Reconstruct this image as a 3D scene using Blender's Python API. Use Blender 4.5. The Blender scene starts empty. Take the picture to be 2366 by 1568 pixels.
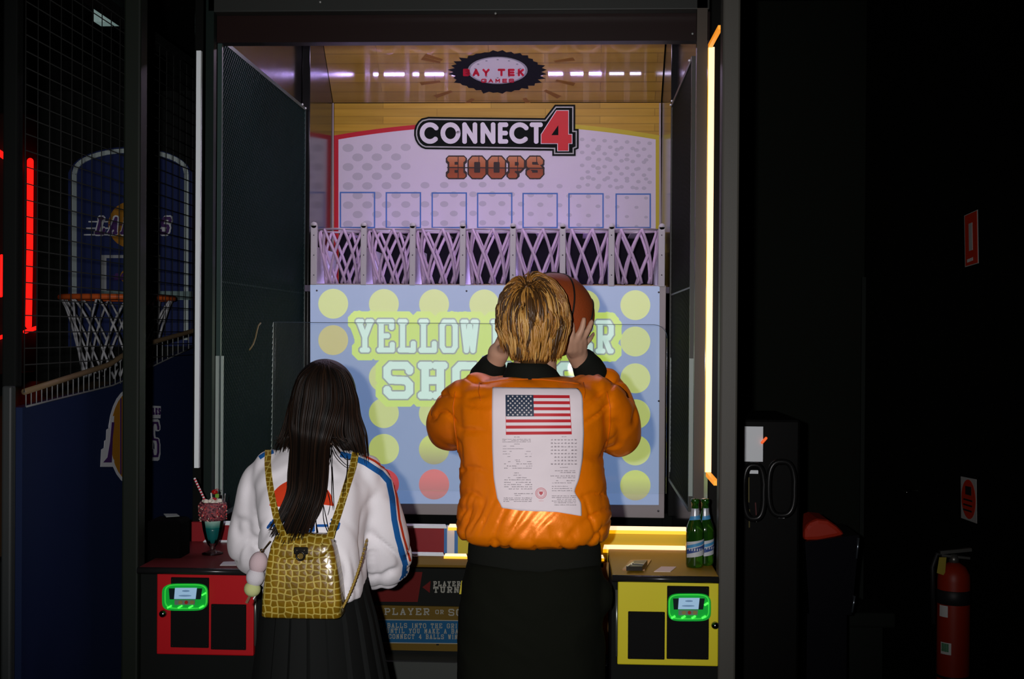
import bpy, bmesh, math, random
import numpy as np
from mathutils import Vector, Matrix, noise
from mathutils.bvhtree import BVHTree
random.seed(7)
SC = bpy.context.scene
COL = SC.collection
V = Vector
R_ = math.radians

# ------------------------------------------------------------------ camera
FPX, CXP, CYP = 2900.0, 1183.0, 784.0           # focal length and centre in pixels of the 2366 x 1568 frame
CAM = V((0, 0, 1.6))
yaw, pitch, roll = R_(2.84), R_(.36), R_(.4)
cF = V((-math.sin(yaw) * math.cos(pitch), math.cos(yaw) * math.cos(pitch), -math.sin(pitch)))
_r = V((math.cos(yaw), math.sin(yaw), 0)); _u = _r.cross(cF)
cR = _r * math.cos(roll) + _u * math.sin(roll)
cU = _u * math.cos(roll) - _r * math.sin(roll)
cam_data = bpy.data.cameras.new('camera'); cam = bpy.data.objects.new('camera', cam_data); COL.objects.link(cam)
cam_data.sensor_width = 36; cam_data.lens = 36 * FPX / 2366; cam_data.clip_start = .05
_m = Matrix((cR, cU, -cF)).transposed().to_4x4(); _m.translation = CAM
cam.matrix_world = _m
SC.camera = cam
# ------------------------------------------------------------------ exposure, world
SC.view_settings.view_transform = 'Standard'; SC.view_settings.look = 'None'
SC.view_settings.exposure = 0; SC.view_settings.gamma = 1; SC.view_settings.use_curve_mapping = False
SC.cycles.max_bounces = 8; SC.cycles.transparent_max_bounces = 24
SC.cycles.caustics_reflective = False; SC.cycles.caustics_refractive = False
W = bpy.data.worlds.new('world'); SC.world = W; W.use_nodes = True
W.node_tree.nodes['Background'].inputs[0].default_value = (.6, .8, .7, 1)
W.node_tree.nodes['Background'].inputs[1].default_value = .0022
# ------------------------------------------------------------------ lights
def lamp(name, kind, loc, power, color=(1, 1, 1), aim=None, **kw):
    d = bpy.data.lights.new(name, kind); o = bpy.data.objects.new(name, d); COL.objects.link(o)
    d.energy = power; d.color = color; o.location = loc
    if aim is not None:
        o.rotation_euler = (V(aim) - V(loc)).to_track_quat('-Z', 'Y').to_euler()
    for k, v in kw.items(): setattr(d, k, v)
    return o
# the photographer's on-camera flash: it sits just left of and above the lens
FL = CAM + V((-.105, -.02, .04))
lamp('camera_flash', 'SPOT', FL, 290, (1, .965, .97), FL + cF * 3 + V((-.06, 0, 0.02)), spot_size=R_(60), spot_blend=.85, shadow_soft_size=.018)

def at(px, py, Y):                              # the point on the plane y = Y seen at pixel (px, py)
    d = cF * FPX + cR * (px - CXP) - cU * (py - CYP)
    return CAM + d * (Y / d.y)

# ------------------------------------------------------------------ materials
MATS = {}
def mat(name, col=(.5, .5, .5), rough=.5, metal=0, emit=None, es=1.0, spec=.25, sheen=0, coat=0, bump=None, var=None):
    if name in MATS: return MATS[name]
    m = bpy.data.materials.new(name); m.use_nodes = True; nt = m.node_tree; b = nt.nodes['Principled BSDF']
    b.inputs['Base Color'].default_value = (*col, 1); b.inputs['Roughness'].default_value = rough
    b.inputs['Metallic'].default_value = metal; b.inputs['Specular IOR Level'].default_value = spec
    if sheen: b.inputs['Sheen Weight'].default_value = sheen
    if coat: b.inputs['Coat Weight'].default_value = coat; b.inputs['Coat Roughness'].default_value = .08
    if emit: b.inputs['Emission Color'].default_value = (*emit, 1); b.inputs['Emission Strength'].default_value = es
    tc = None
    if bump or var: tc = nt.nodes.new('ShaderNodeTexCoord')
    if bump:                                    # (scale, strength, distance)
        n = nt.nodes.new('ShaderNodeTexNoise'); n.inputs['Scale'].default_value = bump[0]; n.inputs['Detail'].default_value = 4
        bp = nt.nodes.new('ShaderNodeBump'); bp.inputs['Strength'].default_value = bump[1]; bp.inputs['Distance'].default_value = bump[2]
        nt.links.new(tc.outputs['Object'], n.inputs['Vector']); nt.links.new(n.outputs['Fac'], bp.inputs['Height']); nt.links.new(bp.outputs[0], b.inputs['Normal'])
    if var:                                     # (scale, second colour) a gently mottled colour
        n = nt.nodes.new('ShaderNodeTexNoise'); n.inputs['Scale'].default_value = var[0]; n.inputs['Detail'].default_value = 5
        r = nt.nodes.new('ShaderNodeValToRGB'); r.color_ramp.elements[0].color = (*col, 1); r.color_ramp.elements[1].color = (*var[1], 1)
        r.color_ramp.elements[0].position = .35; r.color_ramp.elements[1].position = .65
        nt.links.new(tc.outputs['Object'], n.inputs['Vector']); nt.links.new(n.outputs['Fac'], r.inputs[0]); nt.links.new(r.outputs[0], b.inputs['Base Color'])
    MATS[name] = m; return m
def srgb(r, g, b):
    f = lambda c: (c / 255 / 12.92) if c / 255 <= .04045 else ((c / 255 + .055) / 1.055) ** 2.4
    return (f(r), f(g), f(b))
def clear_mat(name, tint=(1, 1, 1), rough=.05, ior=1.45, extra=0.0, hazecol=None, haze=0):
    if name in MATS: return MATS[name]
    m = bpy.data.materials.new(name); m.use_nodes = True; nt = m.node_tree
    for n in list(nt.nodes): nt.nodes.remove(n)
    o = nt.nodes.new('ShaderNodeOutputMaterial'); t = nt.nodes.new('ShaderNodeBsdfTransparent'); g = nt.nodes.new('ShaderNodeBsdfGlossy')
    t.inputs[0].default_value = (*tint, 1); g.inputs['Roughness'].default_value = rough
    fr = nt.nodes.new('ShaderNodeFresnel'); fr.inputs[0].default_value = ior
    mx = nt.nodes.new('ShaderNodeMixShader'); nt.links.new(fr.outputs[0], mx.inputs[0]); nt.links.new(t.outputs[0], mx.inputs[1]); nt.links.new(g.outputs[0], mx.inputs[2])
    last = mx
    if haze:
        d = nt.nodes.new('ShaderNodeBsdfDiffuse'); d.inputs[0].default_value = (*(hazecol or (1, 1, 1)), 1)
        m2 = nt.nodes.new('ShaderNodeMixShader'); m2.inputs[0].default_value = haze
        nt.links.new(mx.outputs[0], m2.inputs[1]); nt.links.new(d.outputs[0], m2.inputs[2]); last = m2
    nt.links.new(last.outputs[0], o.inputs[0])
    MATS[name] = m; return m

# ------------------------------------------------------------------ mesh builder
class MB:
    def __init__(s): s.v = []; s.f = []; s.mi = []; s.sm = []
    def add(s, vs, fs, mi=0, smooth=False):
        b = len(s.v); s.v += [V(p) for p in vs]
        for f in fs: s.f.append([b + i for i in f]); s.mi.append(mi); s.sm.append(smooth)
    def box(s, lo, hi, mi=0):
        x0, y0, z0 = lo; x1, y1, z1 = hi
        s.add([(x0, y0, z0), (x1, y0, z0), (x1, y1, z0), (x0, y1, z0), (x0, y0, z1), (x1, y0, z1), (x1, y1, z1), (x0, y1, z1)],
              [(0, 3, 2, 1), (4, 5, 6, 7), (0, 1, 5, 4), (1, 2, 6, 5), (2, 3, 7, 6), (3, 0, 4, 7)], mi)
    def bbox(s, lo, hi, r=.004, mi=0):          # box with chamfered edges
        lo = V(lo); hi = V(hi); bm = bmesh.new(); bmesh.ops.create_cube(bm, size=1)
        for v in bm.verts: v.co = V([(lo[i] + hi[i]) / 2 + v.co[i] * (hi[i] - lo[i]) for i in range(3)])
        r = min(r, min(abs(hi[i] - lo[i]) for i in range(3)) * .45)
        bmesh.ops.bevel(bm, geom=list(bm.edges), offset=r, segments=2, affect='EDGES', profile=.5)
        bm.verts.index_update()
        s.add([v.co.copy() for v in bm.verts], [[v.index for v in f.verts] for f in bm.faces], mi); bm.free()
    def bar(s, p, q, w, h=None, up=V((0, 0, 1)), mi=0):      # square bar from p to q
        p = V(p); q = V(q); h = h or w; d = (q - p).normalized()
        a = d.cross(up)
        if a.length < 1e-4: a = d.cross(V((1, 0, 0)))
        a.normalize(); b = a.cross(d)
        a *= w / 2; b *= h / 2
        s.add([p - a - b, p + a - b, p + a + b, p - a + b, q - a - b, q + a - b, q + a + b, q - a + b],
              [(3, 2, 1, 0), (4, 5, 6, 7), (0, 1, 5, 4), (1, 2, 6, 5), (2, 3, 7, 6), (3, 0, 4, 7)], mi)
    def tube(s, pts, rad, sides=12, mi=0, cap='flat', closed=False, flat=1.0):
        pts = [V(p) for p in pts]; n = len(pts)
        if not hasattr(rad, '__len__'): rad = [rad] * n
        rings = []; up = None
        P = list(pts); Rr = list(rad)
        if cap == 'round' and not closed:
            d0 = (pts[0] - pts[1]).normalized(); d1 = (pts[-1] - pts[-2]).normalized()
            pre = []; post = []
            for k in (.96, .8, .5, .2):
                rr = math.sqrt(1 - k * k); pre.append((pts[0] + d0 * rad[0] * k, rad[0] * rr)); post.append((pts[-1] + d1 * rad[-1] * k, rad[-1] * rr))
            P = [a for a, _ in pre] + pts + [a for a, _ in reversed(post)]; Rr = [b for _, b in pre] + list(rad) + [b for _, b in reversed(post)]
        n = len(P)
        for i in range(n):
            a = P[(i - 1) % n] if (i > 0 or closed) else P[0]; b = P[(i + 1) % n] if (i < n - 1 or closed) else P[-1]
            t = (b - a)
            t = t.normalized() if t.length > 1e-9 else V((0, 0, 1))
            if up is None:
                up = t.orthogonal().normalized() if abs(t.z) > .9 else V((0, 0, 1))
            x = t.cross(up)
            if x.length < 1e-5: x = t.orthogonal()
            x.normalize(); up = x.cross(t).normalized()
            rings.append([P[i] + (x * math.cos(2 * math.pi * k / sides) + up * math.sin(2 * math.pi * k / sides) * flat) * Rr[i] for k in range(sides)])
        vs = [p for r in rings for p in r]; fs = []
        for i in range(n if closed else n - 1):
            for k in range(sides):
                a = i * sides + k; b = i * sides + (k + 1) % sides; c = ((i + 1) % n) * sides
                fs.append((a, b, c + (k + 1) % sides, c + k))
        if not closed: fs += [list(range(sides))[::-1], [(n - 1) * sides + k for k in range(sides)]]
        s.add(vs, fs, mi, True)
    def loft(s, rings, sides=40, mi=0, sq=2.0, smooth=True):    # rings (x, y, z, rx, ry): horizontal superellipses, closed ends
        vs = []; fs = []
        for (x, y, z, rx, ry) in rings:
            for k in range(sides):
                a = 2 * math.pi * k / sides; c, d = math.cos(a), math.sin(a)
                vs.append((x + rx * math.copysign(abs(c) ** (2 / sq), c), y + ry * math.copysign(abs(d) ** (2 / sq), d), z))
        for i in range(len(rings) - 1):
            for k in range(sides):
                a = i * sides + k; b = i * sides + (k + 1) % sides
                fs.append((a, b, b + sides, a + sides))
        fs += [list(range(sides))[::-1], [(len(rings) - 1) * sides + k for k in range(sides)]]
        s.add(vs, fs, mi, smooth)
    def lathe(s, prof, c=(0, 0, 0), sides=32, mi=0, axis='z', flute=None):
        c = V(c); vs = []; fs = []
        for (r, h) in prof:
            for k in range(sides):
                a = 2 * math.pi * k / sides; rr = r
                if flute: rr = r * (1 + flute[1] * math.cos(flute[0] * a)) if r > 1e-4 else r
                p = (rr * math.cos(a), rr * math.sin(a), h)
                if axis == 'y': p = (p[0], h, p[1])
                if axis == 'x': p = (h, p[0], p[1])
                vs.append(c + V(p))
        for i in range(len(prof) - 1):
            for k in range(sides):
                a = i * sides + k; b = i * sides + (k + 1) % sides
                fs.append((a, b, b + sides, a + sides))
        if prof[0][0] > 1e-4: fs.append(list(range(sides))[::-1])
        if prof[-1][0] > 1e-4: fs.append([(len(prof) - 1) * sides + k for k in range(sides)])
        s.add(vs, fs, mi, True)
    def ball(s, c, r, seg=24, mi=0, scale=(1, 1, 1), rot=None):
        c = V(c); vs = []; n = seg // 2
        for i in range(n + 1):
            t = math.pi * i / n
            for k in range(seg):
                a = 2 * math.pi * k / seg
                p = V((r * scale[0] * math.sin(t) * math.cos(a), r * scale[1] * math.sin(t) * math.sin(a), r * scale[2] * math.cos(t)))
                if rot: p = rot @ p
                vs.append(c + p)
        fs = []
        for i in range(n):
            for k in range(seg):
                a = i * seg + k; b = i * seg + (k + 1) % seg
                fs.append((a, a + seg, b + seg, b))
        s.add(vs, fs, mi, True)
    def prism(s, pts, nrm, th, mi=0):           # polygon extruded by th along nrm
        pts = [V(p) for p in pts]; n = len(pts); o = V(nrm) * th
        s.add(pts + [p + o for p in pts], [list(range(n)), [n + i for i in range(n)][::-1]] + [((i + 1) % n, i, n + i, n + (i + 1) % n) for i in range(n)], mi)
    def build(s, name, mats, parent=None, org=None, bevel=0, subsurf=0, weld=False, fix=True):
        me = bpy.data.meshes.new(name); o = bpy.data.objects.new(name, me); COL.objects.link(o)
        base = ORG.get(parent.name, V()) if parent else V(org or (0, 0, 0))
        me.from_pydata([p - base for p in s.v], [], s.f)
        if not isinstance(mats, (list, tuple)): mats = [mats]
        for m in mats: me.materials.append(m)
        me.polygons.foreach_set('material_index', s.mi); me.polygons.foreach_set('use_smooth', s.sm)
        if weld or fix:
            bm = bmesh.new(); bm.from_mesh(me)
            if weld: bmesh.ops.remove_doubles(bm, verts=bm.verts, dist=1e-5)
            if fix: bmesh.ops.recalc_face_normals(bm, faces=bm.faces)
            bm.to_mesh(me); bm.free()
        me.update()
        if parent: o.parent = parent; ORG[o.name] = base
        else: o.location = base; ORG[o.name] = base
        if bevel:
            b = o.modifiers.new('bevel', 'BEVEL'); b.width = bevel; b.segments = 2; b.limit_method = 'ANGLE'
        if subsurf:
            b = o.modifiers.new('sub', 'SUBSURF'); b.levels = subsurf; b.render_levels = subsurf
        return o
ORG = {}
def tag(o, label=None, cat=None, group=None, kind=None):
    for k, v in (('label', label), ('category', cat), ('group', group), ('kind', kind)):
        if v: o[k] = v
    return o
def empty(name, loc, label=None, cat=None, group=None):
    o = bpy.data.objects.new(name, None); COL.objects.link(o); o.location = loc; o.empty_display_size = .1
    ORG[o.name] = V(loc); return tag(o, label, cat, group)
def clone(o, parent=None):                      # a thing with its parts and their sub-parts
    c = o.copy(); COL.objects.link(c)
    if parent: c.parent = parent
    for ch in list(o.children): clone(ch, c)
    return c
def frect(mb, x0, y0, x1, y1, Y, dy, mi=0, r=0):   # a level box whose front face fills the pixel rectangle at depth Y
    ym = (y0 + y1) / 2; xm = (x0 + x1) / 2
    lo = (at(x0, ym, Y).x, Y, at(xm, y1, Y).z); hi = (at(x1, ym, Y).x, Y + dy, at(xm, y0, Y).z)
    (mb.bbox(lo, hi, r, mi) if r else mb.box(lo, hi, mi))
def fpoly(mb, pts, Y, th=.001, mi=0):           # polygon given in pixels, standing at depth Y, th thick towards the room
    mb.k = getattr(mb, 'k', 0) + 1; Y -= (mb.k % 13) * 3e-5    # never two prints in exactly one plane
    mb.prism([at(x, y, Y) for x, y in pts], (0, -1, 0), th, mi)
def fell(mb, cx, cy, rx, ry, Y, th=.001, mi=0, n=32):
    fpoly(mb, [(cx + rx * math.cos(2 * math.pi * k / n), cy + ry * math.sin(2 * math.pi * k / n)) for k in range(n)], Y, th, mi)
def hit(bvh, px, py, off=0.0):                  # the point of a surface met by the sight line, lifted by off
    d = (cF * FPX + cR * (px - CXP) - cU * (py - CYP)).normalized()
    p, n, i, ds = bvh.ray_cast(CAM, d)
    if p is None: return None
    if n.dot(d) > 0: n = -n
    return p + n * off
def bvh_of(*objs):
    vs = []; fs = []
    for o in objs:
        b = len(vs); mw = ORG[o.name]
        vs += [v.co + mw for v in o.data.vertices]; fs += [[b + i for i in p.vertices] for p in o.data.polygons]
    return BVHTree.FromPolygons(vs, fs)
def remesh(mb, name, m, parent, voxel, smooth=6, disp=None, fac=.5):
    """joins the overlapping closed shells of mb into one continuous skin"""
    t = mb.build('tmp', m, None); md = t.modifiers.new('r', 'REMESH'); md.mode = 'VOXEL'; md.voxel_size = voxel; md.use_smooth_shade = True
    if smooth:
        sm = t.modifiers.new('s', 'SMOOTH'); sm.iterations = smooth; sm.factor = fac
    bpy.context.view_layer.update()
    dg = bpy.context.evaluated_depsgraph_get()
    me = bpy.data.meshes.new_from_object(t.evaluated_get(dg)); bpy.data.objects.remove(t)
    me.name = name; me.materials.clear()
    for x in (m if isinstance(m, (list, tuple)) else [m]): me.materials.append(x)
    if disp:
        cos = [v.co.copy() for v in me.vertices]; nr = [v.normal.copy() for v in me.vertices]
        for v, c, n in zip(me.vertices, cos, nr): v.co = c + n * disp(c, n)
    base = ORG.get(parent.name, V()) if parent else V()
    for v in me.vertices: v.co -= base
    me.polygons.foreach_set('use_smooth', [True] * len(me.polygons)); me.update()
    o = bpy.data.objects.new(name, me); COL.objects.link(o)
    if parent: o.parent = parent
    ORG[o.name] = base
    return o
def nz(p, s=1.0): return noise.noise(V(p) * s)

# ------------------------------------------------------------------ block lettering made of strokes
def _oct(x0, y0, x1, y1, c=.18, cy=.14): return [(x0 + c, y0), (x1 - c, y0), (x1, y0 + cy), (x1, y1 - cy), (x1 - c, y1), (x0 + c, y1), (x0, y1 - cy), (x0, y0 + cy), (x0 + c, y0)]
GL = {
 'A': ([[(.08, 0), (.5, 1), (.92, 0)], [(.24, .33), (.76, .33)]], [(.08, 0), (.92, 0)]),
 'B': ([[(.15, 0), (.15, 1)], [(0, 1), (.78, 1), (.97, .87), (.97, .63), (.8, .51), (1, .37), (1, .13), (.8, 0), (0, 0)], [(.15, .51), (.8, .51)]], []),
 'C': ([[(1, .7), (1, .86), (.82, 1), (.18, 1), (0, .86), (0, .14), (.18, 0), (.82, 0), (1, .14), (1, .3)]], []),
 'D': ([[(.15, 0), (.15, 1)], [(0, 1), (.8, 1), (1, .86), (1, .14), (.8, 0), (0, 0)]], []),
 'E': ([[(.15, 0), (.15, 1)], [(0, 1), (.95, 1), (.95, .80)], [(0, 0), (1, 0), (1, .20)], [(.15, .5), (.62, .5)]], []),
 'G': ([[(1, .72), (1, .86), (.82, 1), (.18, 1), (0, .86), (0, .14), (.18, 0), (.82, 0), (1, .14), (1, .45), (.6, .45)]], []),
 'H': ([[(.16, 0), (.16, 1)], [(.84, 0), (.84, 1)], [(.16, .5), (.84, .5)]], [(.16, 0), (.16, 1), (.84, 0), (.84, 1)]),
 'I': ([[(.5, 0), (.5, 1)]], [(.5, 0), (.5, 1)]),
 'K': ([[(.15, 0), (.15, 1)], [(.9, 1), (.15, .42)], [(.4, .6), (.9, 0)]], [(.15, 0), (.15, 1), (.9, 0), (.9, 1)]),
 'L': ([[(.18, 0), (.18, 1)], [(0, 0), (1, 0), (1, .24)]], [(.18, 1)]),
 'M': ([[(.1, 0), (.1, 1), (.5, .35), (.9, 1), (.9, 0)]], [(.1, 0), (.9, 0)]),
 'N': ([[(.12, 0), (.12, 1), (.88, 0), (.88, 1)]], [(.12, 0), (.88, 1)]),
 'O': ([_oct(0, 0, 1, 1)], []),
 'P': ([[(.16, 0), (.16, 1)], [(0, 1), (.8, 1), (1, .86), (1, .58), (.8, .44), (.16, .44)]], [(.16, 0)]),
 'R': ([[(.16, 0), (.16, 1)], [(0, 1), (.8, 1), (1, .86), (1, .6), (.8, .46), (.16, .46)], [(.5, .46), (.9, 0), (1, 0)]], [(.16, 0)]),
 'S': ([[(1, .82), (1, .88), (.84, 1), (.16, 1), (0, .88), (0, .64), (.16, .51), (.84, .49), (1, .36), (1, .12), (.84, 0), (.16, 0), (0, .12), (0, .18)]], []),
 'T': ([[(0, .74), (0, 1), (1, 1), (1, .74)], [(.5, 1), (.5, 0)]], [(.5, 0)]),
 'U': ([[(.14, 1), (.14, .14), (.3, 0), (.7, 0), (.86, .14), (.86, 1)]], [(.14, 1), (.86, 1)]),
 'W': ([[(.0, 1), (.25, 0), (.5, .86), (.75, 0), (1, 1)]], [(.02, 1), (.98, 1)]),
 'Y': ([[(.05, 1), (.5, .45), (.95, 1)], [(.5, .45), (.5, 0)]], [(.05, 1), (.95, 1), (.5, 0)]),
 '4': ([[(.75, 0), (.75, 1), (.05, .3), (1, .3)]], [(.75, 0)]),
}
_rnd = [(1 * .5 + .5 * math.cos(2 * math.pi * k / 28), .5 + .5 * math.sin(2 * math.pi * k / 28)) for k in range(29)]
SANS = {
 'C': [[(.5 + .5 * math.cos(R_(a)), .5 + .5 * math.sin(R_(a))) for a in range(38, 323, 12)]],
 'O': [_rnd], 'N': [[(.08, 0), (.08, 1), (.92, 0), (.92, 1)]], 'E': [[(.1, 0), (.1, 1)], [(.1, 1), (.95, 1)], [(.1, 0), (.95, 0)], [(.1, .5), (.9, .5)]],
 'T': [[(0, 1), (1, 1)], [(.5, 1), (.5, 0)]], 'B': [GL['B'][0][0], [(.15, 1), (.75, 1), (.95, .87), (.95, .63), (.78, .51), (1, .37), (1, .13), (.8, 0), (.15, 0)], GL['B'][0][2]],
 'A': GL['A'][0], 'Y': GL['Y'][0], 'K': GL['K'][0], 'G': GL['G'][0], 'M': GL['M'][0], 'S': GL['S'][0],
 'PE': [[(0, .35), (.38, .75), (1, .2)], [(.72 + .1 * math.cos(2 * math.pi * k / 10), .85 + .1 * math.sin(2 * math.pi * k / 10)) for k in range(11)]],
 'PU': [[(0, .85), (.85, .85), (.75, .4), (.25, 0)], [(.98 + .1 * math.cos(2 * math.pi * k / 10), .98 + .1 * math.sin(2 * math.pi * k / 10)) for k in range(11)]],
 'SI': [[(.1, .95), (.35, .85)], [(0, .6), (.28, .5)], [(.1, .05), (.55, .2), (1, .75)]],
 'KO': [[(0, .9), (.95, .9), (.95, .08)], [(0, .08), (.95, .08)]], 'BAR': [[(0, .5), (1, .5)]],
 'RA': [[(.15, .98), (.85, .98)], [(0, .65), (.98, .65), (.85, .3), (.4, 0)]],
}
def strokes(ch, slab=True, ser=.17):
    if not slab and ch in SANS: return [list(p) for p in SANS[ch]]
    ps, sf = GL[ch]; out = [list(p) for p in ps]
    if slab: out += [[(max(0, x - ser), y), (min(1, x + ser), y)] for x, y in sf]
    return out
def text_polys(s, x0, y0, x1, y1, th, slab=True, gap=.28, narrow=None, skew=0, ser=.17, space=.6):
    """quads (in pixels) of a word standing in the rectangle, stroke thickness th; y runs down"""
    s = list(s) if isinstance(s, str) else s
    narrow = narrow or {}
    wts = [space if c == ' ' else narrow.get(c, .62 if c == 'I' else 1.0) for c in s]
    tot = sum(wts) + gap * (len(s) - 1); u = (x1 - x0) / tot; x = x0; out = []
    for c, w in zip(s, wts):
        if c != ' ':
            for p in strokes(c, slab, ser):
                q = []
                for a, b in p:
                    yy = y1 - th / 2 - b * (y1 - y0 - th)
                    q.append((x + th / 2 + a * (w * u - th) + skew * (y1 - yy), yy))
                for a, b in zip(q, q[1:]): out += stroke_quad(a, b, th)
        x += (w + gap) * u
    return out
def stroke_quad(a, b, th, joint=True):
    dx, dy = b[0] - a[0], b[1] - a[1]; L = math.hypot(dx, dy) or 1; dx /= L; dy /= L
    h = th / 2; e = h if joint else 0
    e1 = h * .42                               # clipped ends so that corners close without spikes
    nx, ny = -dy * h, dx * h
    if not joint: return [[(a[0] + nx, a[1] + ny), (b[0] + nx, b[1] + ny), (b[0] - nx, b[1] - ny), (a[0] - nx, a[1] - ny)]]
    A = [(a[0] - dx * e + nx * .42, a[1] - dy * e + ny * .42), (a[0] - dx * e1 + nx, a[1] - dy * e1 + ny), (b[0] + dx * e1 + nx, b[1] + dy * e1 + ny), (b[0] + dx * e + nx * .42, b[1] + dy * e + ny * .42),
         (b[0] + dx * e - nx * .42, b[1] + dy * e - ny * .42), (b[0] + dx * e1 - nx, b[1] + dy * e1 - ny), (a[0] - dx * e1 - nx, a[1] - dy * e1 - ny), (a[0] - dx * e - nx * .42, a[1] - dy * e - ny * .42)]
    return [A]
def union_rows(polys, step=.8):
    """the union of convex polygons cut into thin level strips, so that nothing overlaps"""
    y0 = min(p[1] for q in polys for p in q); y1 = max(p[1] for q in polys for p in q); out = []
    n = int((y1 - y0) / step) + 1
    for r in range(n):
        y = y0 + (r + .5) * step; sp = []
        for q in polys:
            xs = []
            for (ax, ay), (bx, by) in zip(q, q[1:] + q[:1]):
                if (ay - y) * (by - y) < 0: xs.append(ax + (bx - ax) * (y - ay) / (by - ay))
            if len(xs) > 1: sp.append((min(xs), max(xs)))
        sp.sort(); cur = None
        for a, b in sp:
            if cur and a <= cur[1] + .05: cur[1] = max(cur[1], b)
            else:
                if cur: out.append((cur[0], cur[1], y - step / 2, y + step / 2))
                cur = [a, b]
        if cur: out.append((cur[0], cur[1], y - step / 2, y + step / 2))
    return out
def offset_poly(pts, d):
    n = len(pts); out = []
    area = sum(pts[i][0] * pts[(i + 1) % n][1] - pts[(i + 1) % n][0] * pts[i][1] for i in range(n))
    sg = 1 if area > 0 else -1
    for i in range(n):
        p, q, r = pts[i - 1], pts[i], pts[(i + 1) % n]
        def nn(a, b):
            dx, dy = b[0] - a[0], b[1] - a[1]; L = math.hypot(dx, dy) or 1
            return (-dy / L * sg, dx / L * sg)
        n1, n2 = nn(p, q), nn(q, r); k = 1 + n1[0] * n2[0] + n1[1] * n2[1]
        out.append((q[0] + d * (n1[0] + n2[0]) / max(k, .3), q[1] + d * (n1[1] + n2[1]) / max(k, .3)))
    return out
# ================================================================== the room
M_black = mat('matte_black_paint', (.006, .007, .0065), .8, spec=.08)
M_dark = mat('dark_wall_paint', (.0062, .0078, .0055), .85, spec=.08, bump=(30, .2, .003))
M_floor = mat('dark_carpet', (.012, .010, .012), .95, bump=(200, .5, .004), var=(9, (.02, .012, .02)))
def plane_box(name, lo, hi, m):
    b = MB(); b.box(lo, hi); o = b.build(name, m); o['kind'] = 'structure'; return o
plane_box('floor', (-5, -1.5, -.1), (4, 8.0, 0), M_floor)
plane_box('ceiling', (-5, -1.5, 3.25), (4, 8.0, 3.35), M_black)
plane_box('wall_back', (-5, 7.6, 0), (4, 7.7, 3.25), M_black)
plane_box('wall_left', (-5.1, -1.5, 0), (-5, 7.7, 3.25), M_black)
plane_box('wall_front', (-5, -1.6, 0), (4, -1.5, 3.25), M_black)
# right of the game: a short dark wall, a corner, and the side wall that carries the signs
WB = 6.3                                        # depth of the dark wall right of the game
cor = at(1995, 900, WB).x
plane_box('wall_alcove', (.62, WB, 0), (cor, WB + .1, 3.25), M_dark)
wr = MB(); xa = cor; xb = cor - .0 + .35
M_side = mat('black_side_wall', (.0035, .004, .0032), .9, spec=.06)
wr.prism([(cor, WB + .1, 0), (cor + .12, 2.0, 0), (cor + .22, 2.0, 0), (cor + .1, WB + .1, 0)], (0, 0, 1), 3.25)
o = wr.build('wall_right', M_side); o['kind'] = 'structure'
def wall_right_x(Y): return cor + .12 * (WB + .1 - Y) / (WB + .1 - 2.0)
t = MB(); frect(t, 1988, 640, 2012, 1568, WB - .02, .015); o = t.build('trim_1', mat('dark_trim', (.010, .013, .011), .7, spec=.1)); o['kind'] = 'structure'
# ================================================================== the basketball game
YP, YL, YS, YB = 3.43, 3.88, 5.22, 5.77         # front posts, light strips, screen, backboard
game = empty('basketball_arcade_game', (-.39, 3.43, 0), 'tall black arcade basketball cabinet with seven small hoops and a glowing ball grid', 'arcade game')
M_gloss = mat('black_gloss_laminate', (.006, .0065, .006), .16, spec=.5)
M_sat = mat('black_satin_metal', (.02, .022, .02), .4)
M_post = mat('grey_black_powder_coat', (.052, .05, .042), .5, bump=(500, .15, .001))
M_alu = mat('brushed_aluminium', (.5, .52, .5), .4, .6)
M_maroon = mat('dark_maroon_header', (.012, .005, .0045), .35, spec=.2)
# cabinet shell
b = MB(); b.box((-1.19, 4.02, 0), (.42, 5.9, .30)); b.box((-1.19, 5.3, .30), (.42, 5.9, .84)); b.box((-1.10, 5.24, .30), (.37, 5.32, .84))
b.build('cabinet_body', M_black, game)
for s, x in ((0, -1.158), (1, .392)):
    b = MB(); b.bbox((x, 5.27 if s == 0 else 5.22, .84), (x + .034 - .006 * s, 5.80, 3.04), .002); b.build('rear_side_panel', M_gloss, game)
for s, x in ((0, -1.20), (1, .415)):
    b = MB(); b.bbox((x, 3.9, 0), (x + .04, 5.9, 3.04), .004); b.build('side_wall', M_gloss, game)
b = MB(); b.box((-1.16, 5.80, .84), (.415, 5.84, 3.04)); b.build('back_wall', M_black, game)
b = MB(); b.bbox((-1.26, 3.38, 3.04), (.46, 5.9, 3.14), .01); b.build('canopy', M_black, game)
b = MB(); frect(b, 470, -60, 1640, 96, 3.97, .05); b.box((-1.16, 3.97, 2.72), (.41, 4.02, 3.04)); b.build('header', M_maroon, game)
b = MB()
z0 = at(1100, 30, 3.93).z
b.bbox((-1.16, 3.90, z0), (.41, 3.95, z0 + .16), .004); b.build('header_rail', M_sat, game)
for px, py in ((1145, 31), (740, 5), (1600, 78)):
    b = MB(); p = at(px, py, 3.895 if py < 60 else 3.965); b.lathe([(0, -.004), (.003, -.003), (.0045, 0)], p, 12, axis='y'); b.build('screw', M_alu, game)
for s in (0, 1):
    b = MB()
    if s == 0: b.bbox((-1.255, YP - .0, 0), (-1.207, YP + .06, 3.04), .006)
    else: b.bbox((.396, YP, 0), (.444, YP + .06, 3.04), .006)
    b.build('corner_post', M_post if s else mat('black_powder_coat', (.006, .009, .006), .6, spec=.15), game)
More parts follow.
